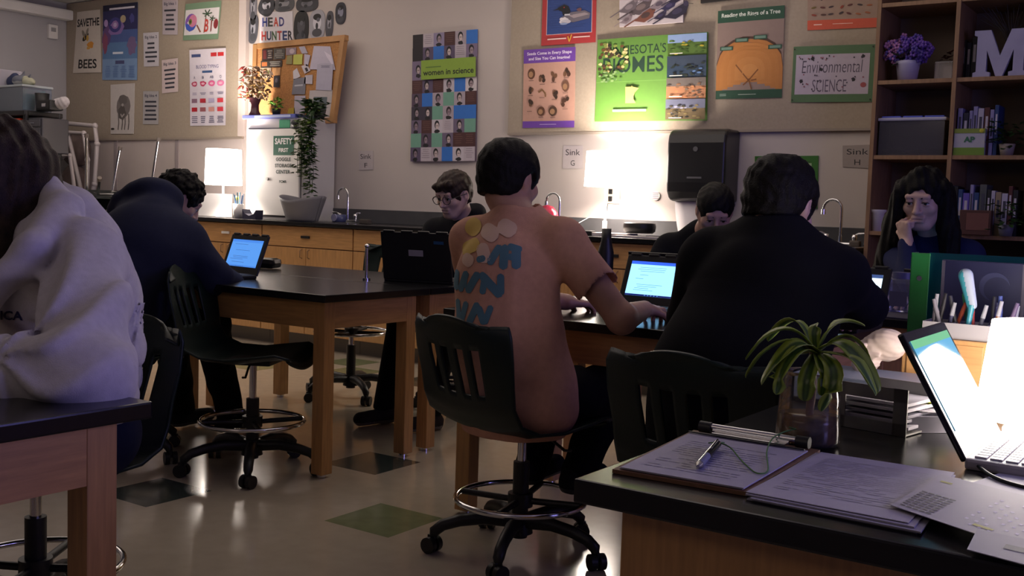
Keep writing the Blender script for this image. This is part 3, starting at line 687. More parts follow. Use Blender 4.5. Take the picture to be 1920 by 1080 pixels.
# biomes
p = Poster([(1122, 75), (1329, 60), (1326, 226), (1115, 228)], YT, '5F8C3C', bow=.012)
p.r(0, .52, .66, .525, '7AA858')
p.t('MINNESOTA\'S', .36, .2, .11, .56, '1E3A2E', bold=.004).t('BIOMES', .34, .42, .19, .56, '1E3A2E', bold=.008)
K = random.Random(5)
for u0, u1, v0, v1 in [(.03, .10, .06, .45), (.11, .18, .06, .4), (.19, .29, .08, .42)]:
    for k in range(20): p.blob(K.uniform(u0, u1), K.uniform(v0, v1), .022, .022, K.choice(['C8B878', '4A3A2A', '8A9A4A', 'D8CC90', '2A2A20', '7A8A42', '6A4A2A']), k, n=9)
for k in range(26): p.blob(K.uniform(.04, .27), K.uniform(.4, .52), .018, .014, K.choice(['7A9A64', '8AA86E', '5A804A']), k, n=8)
p.poly([(.285, .59), (.34, .59), (.345, .575), (.352, .59), (.41, .61), (.375, .66), (.365, .70), (.365, .74), (.385, .785), (.29, .785), (.29, .70)][::-1], 'D8C070').r(.175, .86, .48, .885, 'D8DCC8')
def photo(v0, v1, sky, ground, dark, seed, hz=.45):
    u0 = .66; p.r(u0, v0, .995, v1, ground); p.r(u0, v0, .995, v0 + (v1 - v0) * hz, sky); K = random.Random(seed)
    for k in range(34): p.blob(K.uniform(u0 + .02, .97), K.uniform(v0 + .02 + (v1 - v0) * hz * .5, v1 - .015), .02, .013, K.choice(dark), k, n=8)
photo(.01, .25, '8AA4D0', '4C6A28', ['5A7A30', '466424', 'B0A030', '3E5C20'], 1, .4); photo(.255, .505, '2E3C50', '243850', ['141C1C', '1C2A26', '5A7AA8', '0E1414', '24302A'], 2); photo(.51, .75, '6A625E', 'B07A58', ['5A4A40', '7A6A5A', 'C8885A', '8A6448'], 3, .4); photo(.755, .99, '6A6E86', '6A5A3E', ['2A2820', '4A4230', '8A7A4E', 'A8A8C0', '1E1E1A'], 4)
for v in (.225, .48, .72, .965): p.r(.69, v, .8, v + .01, 'E0E0DA')
p.done('biomes_poster', 'large green poster reading MINNESOTA\'S BIOMES with a column of landscape photos', 'poster')
# tree rings
p = Poster([(1347, 21), (1472, 10), (1466, 183), (1342, 186)], YT, '8A7670', bow=.006)
p.r(0, 0, 1, .14, '1F4A38').r(0, .915, 1, 1, '1F4A38').t('Reading the Rings of a Tree', .5, .095, .06, .88, 'DCE4DC', bold=.02)
wood = mat('ring_print', (.50, .25, .055), .6, var=.06, scale=40)
pts = [(.0, .905), (.0, .62), (.05, .5), (.12, .42), (.25, .36), (.4, .33), (.6, .335), (.75, .36), (.88, .42), (.97, .52), (1, .66), (1, .905)]; p.poly([(u, v - .02) for u, v in pts][::-1], '4A2E24'); 
p.r(0, .905, 1, .92, '1F4A38')
cs = ['B4763C', 'B87A3E', 'B6783C', 'BA7C40', 'B87A3E', 'BD8044', 'BB7E42', 'C08448']
for k, c in enumerate(cs):
    q = 1 - k * .11; P = []
    for u, v in pts: P.append((.52 + (u - .52) * q, min(.70 + (v + .01 - .70) * q, .905)))
    p.poly(P[::-1], c)
for a, b in [((.3, .62), (.5, .8)), ((.5, .8), (.64, .68)), ((.54, .8), (.62, .79)), ((.5, .8), (.42, .85)), ((.5, .78), (.55, .9))]: p.line([a, b], .008, '7A4A22')
for u, v in [(.05, .41), (.28, .325), (.56, .305), (.78, .42)]: p.r(u, v, u + .2, v + .045, '1F4A38').r(u + .02, v + .008, u + .18, v + .036, '6A8A7C')
p.bars(.03, .2, .94, .975, 2, 'B8CCC0', 2, .3); p.r(.35, .953, .62, .957, 'D8E4DC')
p.done('tree_ring_poster', 'dark green bordered poster of a tree cross-section titled Reading the Rings of a Tree', 'poster')
# leaves
p = Poster([(1515, -30), (1651, -34), (1649, 51), (1514, 57)], YT, '9A8274', bow=.004)
p.r(0, .79, 1, 1, 'C4533A').bars(.05, .25, .86, .93, 1, 'E8C8BC', 2, .3).r(.36, .88, .64, .89, 'F0D8D0')
K = random.Random(3)
for j in range(3):
    for i in range(7): p.e(.08 + .13 * i + K.uniform(-.02, .02), .33 + .17 * j + K.uniform(-.03, .03), .04, .02, K.choice(['8A3A2A', '4A2A26', '6A5A2A', '9A5A3A', '3A2A30', '5A2A2A']), K.uniform(-1.2, .6))
p.done('leaf_poster', 'brown poster of small autumn leaves with an orange bottom band beside the bookcase', 'poster')
# environmental science
p = Poster([(1489, 88), (1643, 83), (1636, 191), (1483, 192)], YT, '4E6E4C', bow=.01)
p.r(.04, .15, .94, .86, 'B4AABC').t('Environmental', .49, .48, .22, .74, '4A4256', bold=-.008, shear=.1).t('SCIENCE', .47, .82, .22, .42, '5A5066', bold=-.005)
K = random.Random(8)
for u, v in [(.25, .22), (.86, .2), (.12, .62), (.76, .6), (.36, .42)]: p.blob(u, v, .028, .045, '1E1A26', u, j=.5)
p.e(.88, .70, .035, .045, '9A4A50')
for k in range(34): p.e(K.uniform(.07, .92), K.choice([K.uniform(.18, .26), K.uniform(.5, .84)]), .009, .014, K.choice(['2A2430', '4A4456', '8A5060']))
for u, v in [(.02, .05), (.975, .04), (.02, .96), (.975, .96)]: p.e(u, v, .01, .016, '20241E')
p.done('environmental_science_sign', 'hand-lettered Environmental SCIENCE sign on green paper with doodled dots', 'sign')
# green sign behind the black shirt person
p = Poster([(1416, 293), (1535, 292), (1533, 391), (1416, 391)], YH, '2F6A22', th=.006); p.r(.3, .1, .88, .8, '2A5A20').r(.7, .14, .9, .3, '9AB08A').bars(.6, .92, .4, .9, 4, '5A8A3E', 2, .4); p.done('green_wall_sign', 'bright green sign on the wall behind the head of the person in the black shirt', 'sign')
# round slatted wall grille and outlet
pt = py(1231, 367, YW); t = empty('wall_grille', pt); tag(t, 'small round slatted white grille on the wall right of the lit lamp', 'vent')
Tm = Matrix.Rotation(math.pi / 2, 4, 'X')
MB().cyl((0, 0, 0), (0, -.012, 0), .03, M_white, n=24).build('rim', t)
m = MB()
for z in (-.018, -.006, .006, .018): m.box((0, -.014, z), (.044, .004, .005), mat('slot_grey', (.3, .25, .3), .6))
m.build('slat', t)
pt = py(1151, 366, YW); t = empty('wall_outlet', pt); tag(t, 'cream double wall outlet behind the lit right-hand table lamp', 'outlet')
MB().box((0, -.004, 0), (.10, .008, .115), mat('cream_plastic', (.6, .52, .42), .5), bev=.003).build('cover_plate', t)
for z in (-.025, .025): MB().box((-.022, -.01, z), (.03, .006, .034), M_black, bev=.003).build('socket', t)
# ------------------------------------------------------------------ table lamps (lit)
M_shade = mat('lit_lamp_shade', (.9, .86, .8), .8, emit=(1.0, .88, .78), estr=16.0)
def lamp(x, y, z, h, r, zs, hs, label, power, rt=None, base_r=.06):
    t = empty('table_lamp', (x, y, z)); tag(t, label, 'lamp', 'lit table lamps')
    MB().lathe([(.001, .0), (base_r, 0), (base_r, .012), (.02, .022), (.009, .04), (.008, h)], M_white).build('base', t)
    s = MB().lathe([(r, zs), (rt or r * .94, zs + hs)], M_shade, n=48).build('lamp_shade', t); solid(s, .003)
    MB().ball((0, 0, zs + hs * .45), .03, mat('lit_bulb', (1, 1, 1), .5, emit=(1., .88, .76), estr=14)).build('bulb', t)
    l = light('lamp_light', 'POINT', (x, y, z + zs + hs * .5), power, (1.0, .86, .74), .06); return t
lamp(py(418, 400, 6.0).x, 6.0, CT, .5, .15, .27, .295, 'lit white drum table lamp left of the safety cabinet', 190)
lamp(py(1135, 400, 6.2).x, 6.2, CT, .45, .145, .32, .23, 'lit white table lamp between the Sink G sign and the towel dispenser', 100)

# ------------------------------------------------------------------ goggle cabinet and what stands on it
t = empty('goggle_cabinet', (-6.61, 6.305, CT)); tag(t, 'white steel SAFETY FIRST goggle storage cabinet on the counter', 'cabinet')
MB().box((0, 0, .41), (.66, .36, .82), mat('cabinet_white', (.62, .60, .60), .5, var=.02), bev=.004).build('body', t)
mb_ = MB(); sm_ = mat('door_seam', (.12, .12, .13), .7)
for c_, d_ in [((-.315, -.181, .385), (.006, .004, .72)), ((.315, -.181, .385), (.006, .004, .72)), ((0, -.181, .742), (.636, .004, .006)), ((0, -.181, .028), (.636, .004, .006))]: mb_.box(c_, d_, sm_)
mb_.build('door_gap', t)
dr = MB().box((0, -.19, .385), (.62, .018, .70), M_white, bev=.006).build('door', t)
sg = MB(); F = Matrix.Translation((.01, -.2005, 0)) @ Matrix(((1, 0, 0, 0), (0, 0, -1, 0), (0, 1, 0, 0), (0, 0, 0, 1)))
gx = .12; dk = hx('2A3A36')
MB().box((gx + .01, -.2, .60), (.235, .002, .155), hx('1F5A46')).build('safety_sign', dr)
F2 = Matrix.Translation((gx + .01, -.2018, 0)) @ Matrix(((1, 0, 0, 0), (0, 0, -1, 0), (0, 1, 0, 0), (0, 0, 0, 1)))
def put(tx, z, h, w, m, b=.03): text_mesh(sg, tx, m, F2 @ Matrix.Translation((0, z, 0)), h, w, 'CENTER', b)
put('SAFETY', .61, .05, .20, hx('E8E8E8')); put('FIRST', .548, .032, .11, hx('E8E8E8'))
put('GOGGLE', .475, .03, .17, dk); put('STORAGE', .425, .03, .19, dk); put('CENTER', .375, .03, .165, dk); put('FCMR', .30, .022, .085, dk)
sg.build('door_lettering', dr)
MB().cyl((-.045, -.2, .33), (-.045, -.215, .33), .012, M_steel).build('latch', dr)
MB().box((.12, -.183, .775), (.12, .006, .065), hx('4FA07C')).build('green_label', t)
MB().ball((.24, -.19, .775), (.04, .02, .03), M_black).build('black_magnet', t)
zt = CT + .82
o = MB().box((0, 0, .016), (.62, .22, .03), mat('tray_blue', (.10, .12, .42), .4), bev=.004).box((.05, -.111, .016), (.42, .003, .018), hx('A8B4D8')).build('flat_box', None, (-6.66, 6.21, zt)); tag(o, 'flat blue and white box lying on top of the safety cabinet', 'box')
# cork board leaning on the wall
c4 = [py(u, v, 6.41) for u, v in [(484, 90), (648, 70), (628, 226), (482, 240)]]
t = empty('cork_board', (-6.66, 6.43, zt)); tag(t, 'wood framed cork board covered with papers standing behind the safety cabinet plants', 'notice board')
cb = Poster([(484, 88), (648, 72), (627, 226), (480, 236)], 6.40, M_cork, th=.02)
board = cb.mb; off = cb.o
fr = MB()
def edge(a, b, w=.03):
    A, B = Vector(a), Vector(b); fr.tube([A, B], w / 2, mat('cork_frame', (.42, .22, .085), .5, var=.15), 4)
q = [p - Vector((0, .012, 0)) for p in cb.c]
for i_, (a, b) in enumerate(zip(q, q[1:] + q[:1])):
    dy_ = Vector((0, -.004 * (i_ % 2), 0)); F_, L_ = frame_to(a + dy_, b + dy_); fr.box((0, 0, L_ / 2), (.045, .045, L_ + (.03 if i_ % 2 else .046)), mat('cork_frame', (.42, .22, .085), .5, var=.15), T=F_)
fo = fr.build('frame', t); fo.location = -Vector(t.location)
bo = board.build('cork_panel', t); bo.location = off - Vector(t.location)
def pin(name, pts, col, label, cat='paper', art=None):
    p = Poster(pts, 6.374, col, th=.0015); p.k = 1
    if art: art(p)
    return p.done(name, label, cat, 'papers pinned on the cork board')
z8 = lambda x, y: (440 + x / 4.154, y / 4.154)
pin('pinned_photo', [z8(215, 385), z8(300, 378), z8(298, 465), z8(215, 470)], '2E2426', 'dark red and black photo pinned at the top left of the cork board', 'photo', lambda p: p.r(.1, .1, .4, .9, '6A2A2A').bars(.5, .95, .1, .9, 4, '8A8078', 1))
pin('pinned_photo', [z8(305, 378), z8(395, 375), z8(390, 460), z8(303, 465)], '4A4642', 'busy grey photo second from the left in the top row of the cork board', 'photo', lambda p: p.bars(.1, .9, .1, .9, 5, '8A8680', 2))
pin('pinned_photo', [z8(400, 372), z8(480, 370), z8(478, 425), z8(400, 430)], '8A7A84', 'mauve photo in the top row of the cork board above the sticky note', 'photo', lambda p: p.e(.6, .5, .25, .35, 'B8A8B0'))
pin('pinned_photo', [z8(205, 475), z8(370, 468), z8(368, 520), z8(205, 528)], '3A3430', 'wide dark photo in the second row of the cork board', 'photo', lambda p: p.r(.05, .2, .3, .8, 'B86A3A').bars(.4, .95, .1, .9, 3, 'A8A49C', 3))
pin('pinned_note', [z8(198, 530), z8(285, 528), z8(283, 605), z8(198, 608)], 'B8A690', 'pale pink drawing pinned on the left of the cork board above the dried flowers', 'paper', lambda p: p.blob(.4, .5, .2, .3, 'A86A5A', 2).blob(.75, .5, .12, .3, '6A7A3A', 3))
pin('pinned_note', [z8(295, 528), z8(358, 526), z8(356, 585), z8(295, 588)], 'B08458', 'plain tan card pinned on the cork board')
pin('pinned_photo', [z8(305, 592), z8(352, 590), z8(350, 680), z8(302, 680)], '26242A', 'narrow black photo pinned on the cork board above the small green plant', 'photo', lambda p: p.e(.5, .4, .25, .2, '5A5660'))
pin('pinned_note', [z8(410, 432), z8(450, 430), z8(448, 500), z8(400, 500)], '8A8458', 'olive square note left of the yellow sticky note')
pin('sticky_note', [z8(460, 424), z8(530, 422), z8(525, 502), z8(456, 503)], 'B4B858', 'yellow green sticky note near the top centre of the cork board', 'note')
pin('pinned_note', [z8(500, 365), z8(545, 360), z8(570, 415), z8(525, 418)], 'A8A4B4', 'small curled pale slip at the top centre of the cork board')
pin('pinned_note', [z8(545, 420), z8(590, 430), z8(570, 520), z8(540, 500)], 'B4AEC0', 'narrow pale slip hanging beside the large white paper')
pin('pinned_photo', [z8(520, 515), z8(565, 500), z8(590, 550), z8(545, 575)], 'C4BCC4', 'small tilted white card with a dark picture in the middle of the cork board', 'photo', lambda p: p.r(.35, .4, .75, .9, '2A2630'))
pin('pinned_paper', [z8(618, 358), z8(745, 362), z8(785, 545), z8(585, 540)], 'B8B2C4', 'large white flared paper pinned at the top right of the cork board', 'paper', lambda p: p.poly([(.6, .2), (.95, .4), (.97, .9), (.75, .5)][::-1], 'D0C8D8'))
pin('pinned_paper', [z8(455, 555), z8(485, 530), z8(512, 595), z8(458, 625)], 'C8C4CC', 'white droplet shaped paper in the middle of the cork board')
pin('pinned_photo', [z8(460, 615), z8(555, 600), z8(548, 735), z8(445, 735)], '7A7A84', 'grey photo with a white strip in the middle of the cork board', 'photo', lambda p: p.r(.15, .4, .8, .5, 'B4B4BC'))
pin('pinned_note', [z8(548, 588), z8(608, 582), z8(605, 655), z8(540, 652)], 'B8B2BC', 'small white note over the corner of the grey photo')
p = Poster([z8(645, 500), z8(768, 500), z8(755, 705), z8(632, 700)], 6.370, 'ACA8BA', th=.0015); p.e(.5, .03, .48, .07, 'ACA8BA').bars(.2, .85, .04, .14, 3, '6A6A80', 3).done('pinned_paper', 'white rounded arch shaped paper with writing at its top on the cork board', 'paper', 'papers pinned on the cork board')
pin('pinned_photo', [z8(585, 705), z8(763, 700), z8(745, 925), z8(570, 900)], 'B8B0B0', 'white bordered landscape photo at the lower right of the cork board', 'photo', lambda p: p.r(.2, .25, .8, .7, '5A6468').blob(.5, .6, .3, .2, '2E3634', 4))
pin('pinned_paper', [z8(468, 745), z8(552, 745), z8(545, 890), z8(462, 885)], 'B4ACB8', 'blank pale sheet at the bottom centre of the cork board')
pin('sticky_note', [z8(420, 845), z8(468, 838), z8(470, 885), z8(412, 888)], 'B49A3A', 'mustard yellow sticky note at the bottom of the cork board', 'note')
# dried flowers in a vase, small green plant, trailing pothos
K = random.Random(11)
c = py(478, 218, 6.19); t = empty('dried_flowers', (c.x, 6.19, zt + .032)); tag(t, 'dried red and cream flowers in a brown vase on the safety cabinet', 'flowers')
MB().lathe([(.001, 0), (.045, 0), (.05, .01), (.035, .04), (.03, .09), (.05, .14), (.055, .15), (.04, .13)], mat('vase_brown', (.10, .035, .05), .2)).build('vase', t)
m = MB(); mc = [mat('petal_cream', (.62, .48, .36), .7), mat('petal_red', (.35, .04, .03), .7), mat('petal_brown', (.18, .10, .05), .7), mat('petal_gold', (.5, .34, .12), .7)]
for i in range(230):
    a = K.uniform(0, 6.28); rr = K.uniform(.02, .16); z = .14 + K.uniform(0, .26) ; x = rr * math.cos(a); y = rr * math.sin(a) * .6
    b = Vector((x, y, z)); d = Vector((K.uniform(-1, 1), K.uniform(-1, 1), K.uniform(-.6, 1))).normalized() * K.uniform(.02, .05)
    m.tube([b - d * .6, b, b + d * .8 + Vector((0, 0, -.01))], [.003, K.uniform(.006, .014), .003], mc[1] if x < -.06 and K.random() < .6 else K.choice([mc[0], mc[0], mc[2], mc[3]]), 5)
for i in range(9): a = i * .7; m.tube([(0, 0, .05), (.03 * math.cos(a), .03 * math.sin(a), .2), (.08 * math.cos(a), .05 * math.sin(a), .33)], .002, mc[2], 4)
m.build('blooms', t)
c = py(518, 216, 6.17); t = empty('small_plant', (c.x, 6.17, zt + .032)); tag(t, 'small bright green leafy plant between the dried flowers and the trailing vine', 'plant')
MB().lathe([(.001, 0), (.03, 0), (.038, .05), (.034, .05), (.03, .04), (.001, .04)], M_black).build('pot', t)
def leaves(m, n, cen, rad, size, mt, K, up=.6):
    for i in range(n):
        a = K.uniform(0, 6.28); e = K.uniform(0, 1); p = Vector(cen) + Vector((rad[0] * e * math.cos(a), rad[1] * e * math.sin(a), rad[2] * K.uniform(-1, 1)))
        d = Vector((math.cos(a), math.sin(a), K.uniform(-.4, up))).normalized() * size * K.uniform(.7, 1.3); w = d.cross(Vector((0, 0, 1))); w = w.normalized() * size * .28 if w.length > 1e-5 else Vector((size * .3, 0, 0))
        n_ = Vector((0, 0, size * .12))
        m.add([p, p + d * .35 + w + n_, p + d * .8 + w * .7, p + d, p + d * .8 - w * .7, p + d * .35 - w + n_, p + d * .5 - n_ * .5], [[0, 1, 6], [1, 2, 6], [2, 3, 6], [3, 4, 6], [4, 5, 6], [5, 0, 6]], mt, None, True)
m = MB(); leaves(m, 60, (0, 0, .09), (.05, .04, .04), .04, mat('leaf_bright', (.13, .32, .03), .45), K); m.build('foliage', t)
c = py(592, 215, 6.17); t = empty('trailing_plant', (c.x, 6.15, zt)); tag(t, 'trailing green vine hanging down the front edge of the safety cabinet', 'plant')
MB().lathe([(.001, 0), (.04, 0), (.055, .07), (.05, .07), (.04, .06), (.001, .06)], mat('pot_dark', (.03, .03, .03), .5), Matrix.Translation((0, .06, 0))).build('pot', t)
m = MB(); leaves(m, 130, (-.01, .0, .06), (.12, .07, .08), .06, M_leafd, K); leaves(m, 60, (-.03, -.0, .07), (.07, .05, .04), .045, mat('leaf_mid', (.10, .17, .02), .4, var=.3), K)
m.build('foliage', t)
st = MB(); lf = MB()
for i in range(12):
    x = K.uniform(-.10, .09); L = K.uniform(.3, .56) if i else .58; pts = [(x * .6, 0, .08), (x, -.075, .03)]
    zz = 0; xx = x
    while zz > -L:
        zz -= .05; xx += K.uniform(-.012, .012); pts.append((xx, -.075 - K.uniform(0, .012), zz))
        leaves(lf, 4, (xx, -.092, zz), (.028, .014, .024), .052, M_leafd if K.random() < .6 else MATS['leaf_mid'], K, .2)
    st.tube(pts, .0018, M_leafd, 4)
st.build('vine_stem', t); lf.build('vine_leaves', t)

# ------------------------------------------------------------------ things on the back counter
def single(mb, name, loc, label, cat, group=None, rz=0): return tag(mb.build(name, None, loc, rz), label, cat, group)
p0 = py(395, 402, 6.02)
single(MB().box((0, 0, .10), (.34, .12, .20), mat('box_white', (.8, .78, .78), .6), bev=.004), 'storage_box', (py(396, 400, 6.27).x, 6.30, CT), 'plain white box in front of the left lit lamp', 'box')
# cup of pens, small vase of yellow flower, dark card holder
t = empty('pen_cup', (py(447, 400, 5.98).x, 5.98, CT)); tag(t, 'white cup of pens and tools on the counter beside the left lamp', 'cup')
MB().lathe([(.001, 0), (.038, 0), (.044, .12), (.041, .12), (.036, .006), (.001, .006)], M_white).build('cup', t)
for i in range(6):
    a = i * 1.05; MB().tube([(0.01 * math.cos(a), .01 * math.sin(a), .01), (.045 * math.cos(a), .04 * math.sin(a), .19 + .012 * (i % 3))], .005, [hx('3A5A8A'), hx('AAB8C8'), hx('5A8A9A')][i % 3], 6).build('pen', t)
t = empty('bud_vase', (py(432, 400, 6.0).x, 6.06, CT)); tag(t, 'small vase with one yellow flower in front of the left lamp', 'vase')
MB().lathe([(.001, 0), (.022, 0), (.026, .05), (.012, .09), (.014, .1)], mat('vase_grey', (.4, .42, .4), .2)).build('vase', t)
MB().tube([(0, 0, .05), (-.01, 0, .12), (.0, 0, .15)], .003, M_leafd, 5).ball((0, 0, .165), (.022, .022, .02), mat('flower_yellow', (.6, .55, .06), .6)).build('flower', t)
single(MB().prism([(-.075, 0), (.075, 0), (.08, .075), (.05, .04), (0, .028), (-.05, .045), (-.08, .08)], -.04, .04, mat('navy_box', (.02, .02, .05), .5), Matrix(((1, 0, 0, 0), (0, 0, 1, 0), (0, 1, 0, 0), (0, 0, 0, 1)))), 'desk_organizer', (py(470, 405, 5.95).x, 5.97, CT), 'small dark open-topped organizer on the counter left of the wastebasket', 'organizer')
# grey wastebasket with dipped rim
def basket(u, v):
    a = 2 * math.pi * u; r = .118 + (.062) * v; x = r * math.cos(a) * 1.18; y = r * math.sin(a) * .8
    return (x, y, v * (.16 + .045 * abs(math.cos(a)) ** 1.5))
m = MB().grid(basket, 48, 8, mat('grey_basket', (.17, .165, .185), .55)); o = m.build('wastebasket', None, (py(565, 410, 5.98).x, 5.99, CT)); solid(o, .005, 0); tag(o, 'grey tapered wastebasket with a dipped rim standing on the counter', 'basket')
MB().lathe([(.001, .004), (.12, .004)], MATS['grey_basket'], Matrix.Diagonal((1.15, .78, 1, 1))).build('bottom', o)
t = empty('dish_brush_holder', (py(636, 405, 6.16).x, 6.16, CT)); tag(t, 'round blue and white pot beside the left sink tap', 'pot')
MB().lathe([(.001, 0), (.05, 0), (.06, .03), (.055, .06), (.05, .065), (.001, .06)], mat('pot_blue', (.05, .06, .16), .3)).build('pot', t); MB().cyl((0, -.045, .04), (0, -.062, .04), .028, hx('8A8AA8')).build('round_label', t)
single(MB().box((0, 0, .018), (.09, .05, .036), mat('sponge_dark', (.05, .04, .035), .8), bev=.008), 'sponge', (py(675, 405, 6.1).x, 6.16, CT), 'dark sponge right of the left sink tap', 'sponge')
# around the right-hand lamp
t = empty('smart_speaker', (py(1199, 430, 6.1).x, 6.1, CT)); tag(t, 'round black speaker puck on the papers right of the lamp', 'speaker')
MB().lathe([(.001, .028), (.085, .028), (.10, .04), (.105, .07), (.10, .09)], M_black).build('body', t); MB().lathe([(.001, .094), (.098, .094), (.102, .088)], mat('speaker_top', (.05, .045, .045), .3)).build('top_disc', t)
K = random.Random(3)
for i, (u, v, w, d, rz, z, c, lb) in enumerate([(1200, 440, .30, .24, .2, .0, 'B8B0AE', 'white papers under the black speaker puck'), (1243, 441, .20, .16, -.25, .0, '2E2E3A', 'dark notebook at the right end of the counter papers'), (1150, 438, .24, .18, .1, 0, 'C8C0BC', 'white sheet at the foot of the right lamp')]):
    q = py(u, v, 6.02); single(MB().box((0, 0, .006 + .003 * i), (w, d, .012 + .004 * i), hx(c), bev=.001), 'paper_stack', (q.x, 6.04 + .03 * (i % 2), CT + .0005), lb, 'papers', rz=rz)
single(MB().box((0, 0, .016), (.12, .055, .032), M_black, bev=.006), 'power_adapter', (py(1098, 436, 5.98).x, 5.98, CT), 'black power brick on the counter left of the lamp', 'power adapter')
q = py(1146, 372, YW - .02); b0 = py(1137, 430, 6.1)
single(MB().tube([(q.x - .02, YW - .03, q.z), (q.x - .03, 6.43, q.z - .08), (q.x - .10, 6.38, 1.10), (q.x - .22, 6.25, 1.0), (b0.x - .25, 6.15, CT + .006), (b0.x - .05, 6.08, CT + .006)], .0022, M_white, 6), 'lamp_cord', None, 'white cord looping from the wall outlet down to the counter', 'cord')
single(MB().tube([(q.x - .02, YW - .03, q.z - .04), (q.x + .0, 6.42, 1.12), (q.x + .02, 6.38, 1.06)], .003, M_black, 6).box((q.x + .02, 6.37, 1.04), (.03, .02, .07), M_white, bev=.005), 'charger_cord', None, 'thin cord with a white charger hanging under the outlet', 'cord')
# towel dispenser
dd = py(1305, 300, 6.38); t = empty('towel_dispenser', (-2.945, YW - .002, 1.22)); tag(t, 'large black paper towel dispenser on the wall with a white towel hanging out', 'dispenser')
def pr(w, pts, m, x0): 
    mb = MB(); mb.prism(pts, -w / 2, w / 2, m, Matrix.Translation((x0, 0, 0)) @ Matrix(((0, 0, 1, 0), (-1, 0, 0, 0), (0, 1, 0, 0), (0, 0, 0, 1)))); return mb
body = [(0, .0), (0, .46), (.16, .46), (.20, .45), (.225, .42), (.235, .37), (.235, .12), (.225, .06), (.20, .02), (.17, 0)]
o = pr(.40, body, mat('smoke_plastic', (.012, .012, .014), .3, coat=.2), 0).build('body', t); bm_ = o.modifiers.new('bev', 'BEVEL'); bm_.width = .02; bm_.segments = 4; bm_.limit_method = 'ANGLE'
MB().cyl((0, -.236, .33), (0, -.2385, .33), .016, mat('emblem_grey', (.10, .10, .11), .35)).build('emblem', t); MB().box((0, -.238, .15), (.10, .003, .012), MATS['emblem_grey']).build('name_strip', t)
tw = MB().grid(lambda u, v: ((u - .5) * .26 - .05 + .04 * v, -.13 - .015 * math.sin(v * 3), .02 - .24 * v), 4, 8, mat('towel_white', (.62, .58, .60), .8)).build('paper_towel', t); solid(tw, .002)
# bottle by the right sink
t = empty('soap_bottle', (py(1624, 440, 6.2).x, 6.25, CT)); tag(t, 'slim dark bottle with a pump beside the right sink tap', 'bottle')
MB().lathe([(.001, 0), (.024, 0), (.026, .02), (.024, .12), (.012, .145), (.01, .15)], mat('bottle_dark', (.03, .03, .05), .2)).build('bottle', t); MB().cyl((0, 0, .15), (0, 0, .19), .006, M_white).ball((0, 0, .2), .012, M_white).build('pump', t)
single(MB().box((0, 0, .02), (.06, .05, .04), hx('5A5048'), bev=.01), 'scrub_sponge', (py(1604, 450, 6.2).x, 6.2, CT), 'small pale sponge beside the pump bottle at the right sink', 'sponge')

# ------------------------------------------------------------------ upturned chair on the counter, pipe frames
cx = -9.02
t = empty('upturned_chair', (cx, 6.15, CT)); tag(t, 'black classroom chair turned upside down on the counter with chrome legs in the air', 'chair')
def sh(u, v): # wedge shell upside down
    return ((u - .5) * .42, -.18 + .36 * v + .0, .03 + .17 * math.sin(math.pi * min(1, v * .9 + .05)) * (1) - .02 * abs(u - .5))
wedge = [(-.24, .0), (-.20, .02), (.0, .19), (.05, .2), (.12, .17), (.26, .14), (.26, .12), (.12, .145), (.05, .17), (.02, .165), (-.17, .0)]
o = MB().prism(wedge, -.2, .2, mat('seat_black', (.012, .018, .018), .4), Matrix(((1, 0, 0, 0), (0, 0, 1, 0), (0, 1, 0, 0), (0, 0, 0, 1)))).build('seat_shell', t)
for nm, a, b in [('leg', (-.02, -.1, .19), (.06, -.16, .70)), ('leg', (.62, .12, .16), (.70, .15, .68)), ('leg', (.18, -.12, .15), (.32, -.2, .30)), ('leg', (.05, .12, .18), (.10, .17, .60))]:
    l = MB().tube([a, b], .014, M_chrome, 12).build(nm, t); d = (Vector(b) - Vector(a)).normalized(); MB().cyl(Vector(b) - d * .02, Vector(b) + d * .015, .019, mat('rubber_tan', (.2, .17, .15), .7)).build('rubber_tip', l)
MB().tube([(-.02, -.1, .19), (.18, -.12, .16), (.33, .12, .17), (.05, .12, .19)], .008, M_steel, 8, closed=True).build('under_frame', t)
M_pvc = mat('pvc_white', (.55, .50, .50), .45)
def pipes(name, polys, label, y, r=.02):
    m = MB()
    for pl in polys:
        P = [py(u, v, y + (.0 if len(k_) < 3 else k_[2])) for k_ in pl for u, v in [k_[:2]]]
        m.tube(P, r, M_pvc, 10)
        for q in P: m.ball(q, r * 1.35, M_pvc, n=10, k=6)
    tag(m.build(name), label, 'pipe frame', 'white plastic pipe frames on the counter')
pipes('pipe_frame', [[(123, 231), (178, 236), (182, 270), (177, 345), (168, 392)]], 'tallest white plastic pipe frame leaning in the back corner', 6.3, .022)
pipes('pipe_frame', [[(120, 248), (157, 250), (164, 300), (162, 372)], [(128, 253), (156, 374)], [(128, 253), (122, 256)]], 'middle white plastic pipe frame with a slanted pipe, in front of the tallest', 6.15, .02)
pipes('pipe_frame', [[(118, 293), (131, 292), (142, 372)], [(131, 368), (160, 376)]], 'shortest white plastic pipe frame nearest the black rack', 6.05, .018)
# brown paper sacks behind the frames
for i, (u, v, a, lb) in enumerate([(143, 280, .9, 'upper brown mesh sack behind the white pipe frames'), (140, 340, 1.2, 'lower brown mesh sack behind the white pipe frames')]):
    s = MB(); s.ball((0, 0, .19 * a), (.2, .1, .19 * a), mat('sack_brown', (.15, .11, .10), .9, var=.3, scale=12, bump=.4, bscale=30), n=20, k=14); q = py(u, v, 6.38); single(s, 'mesh_sack', (q.x, 6.38, CT + (0 if i else .42)), lb, 'sack')
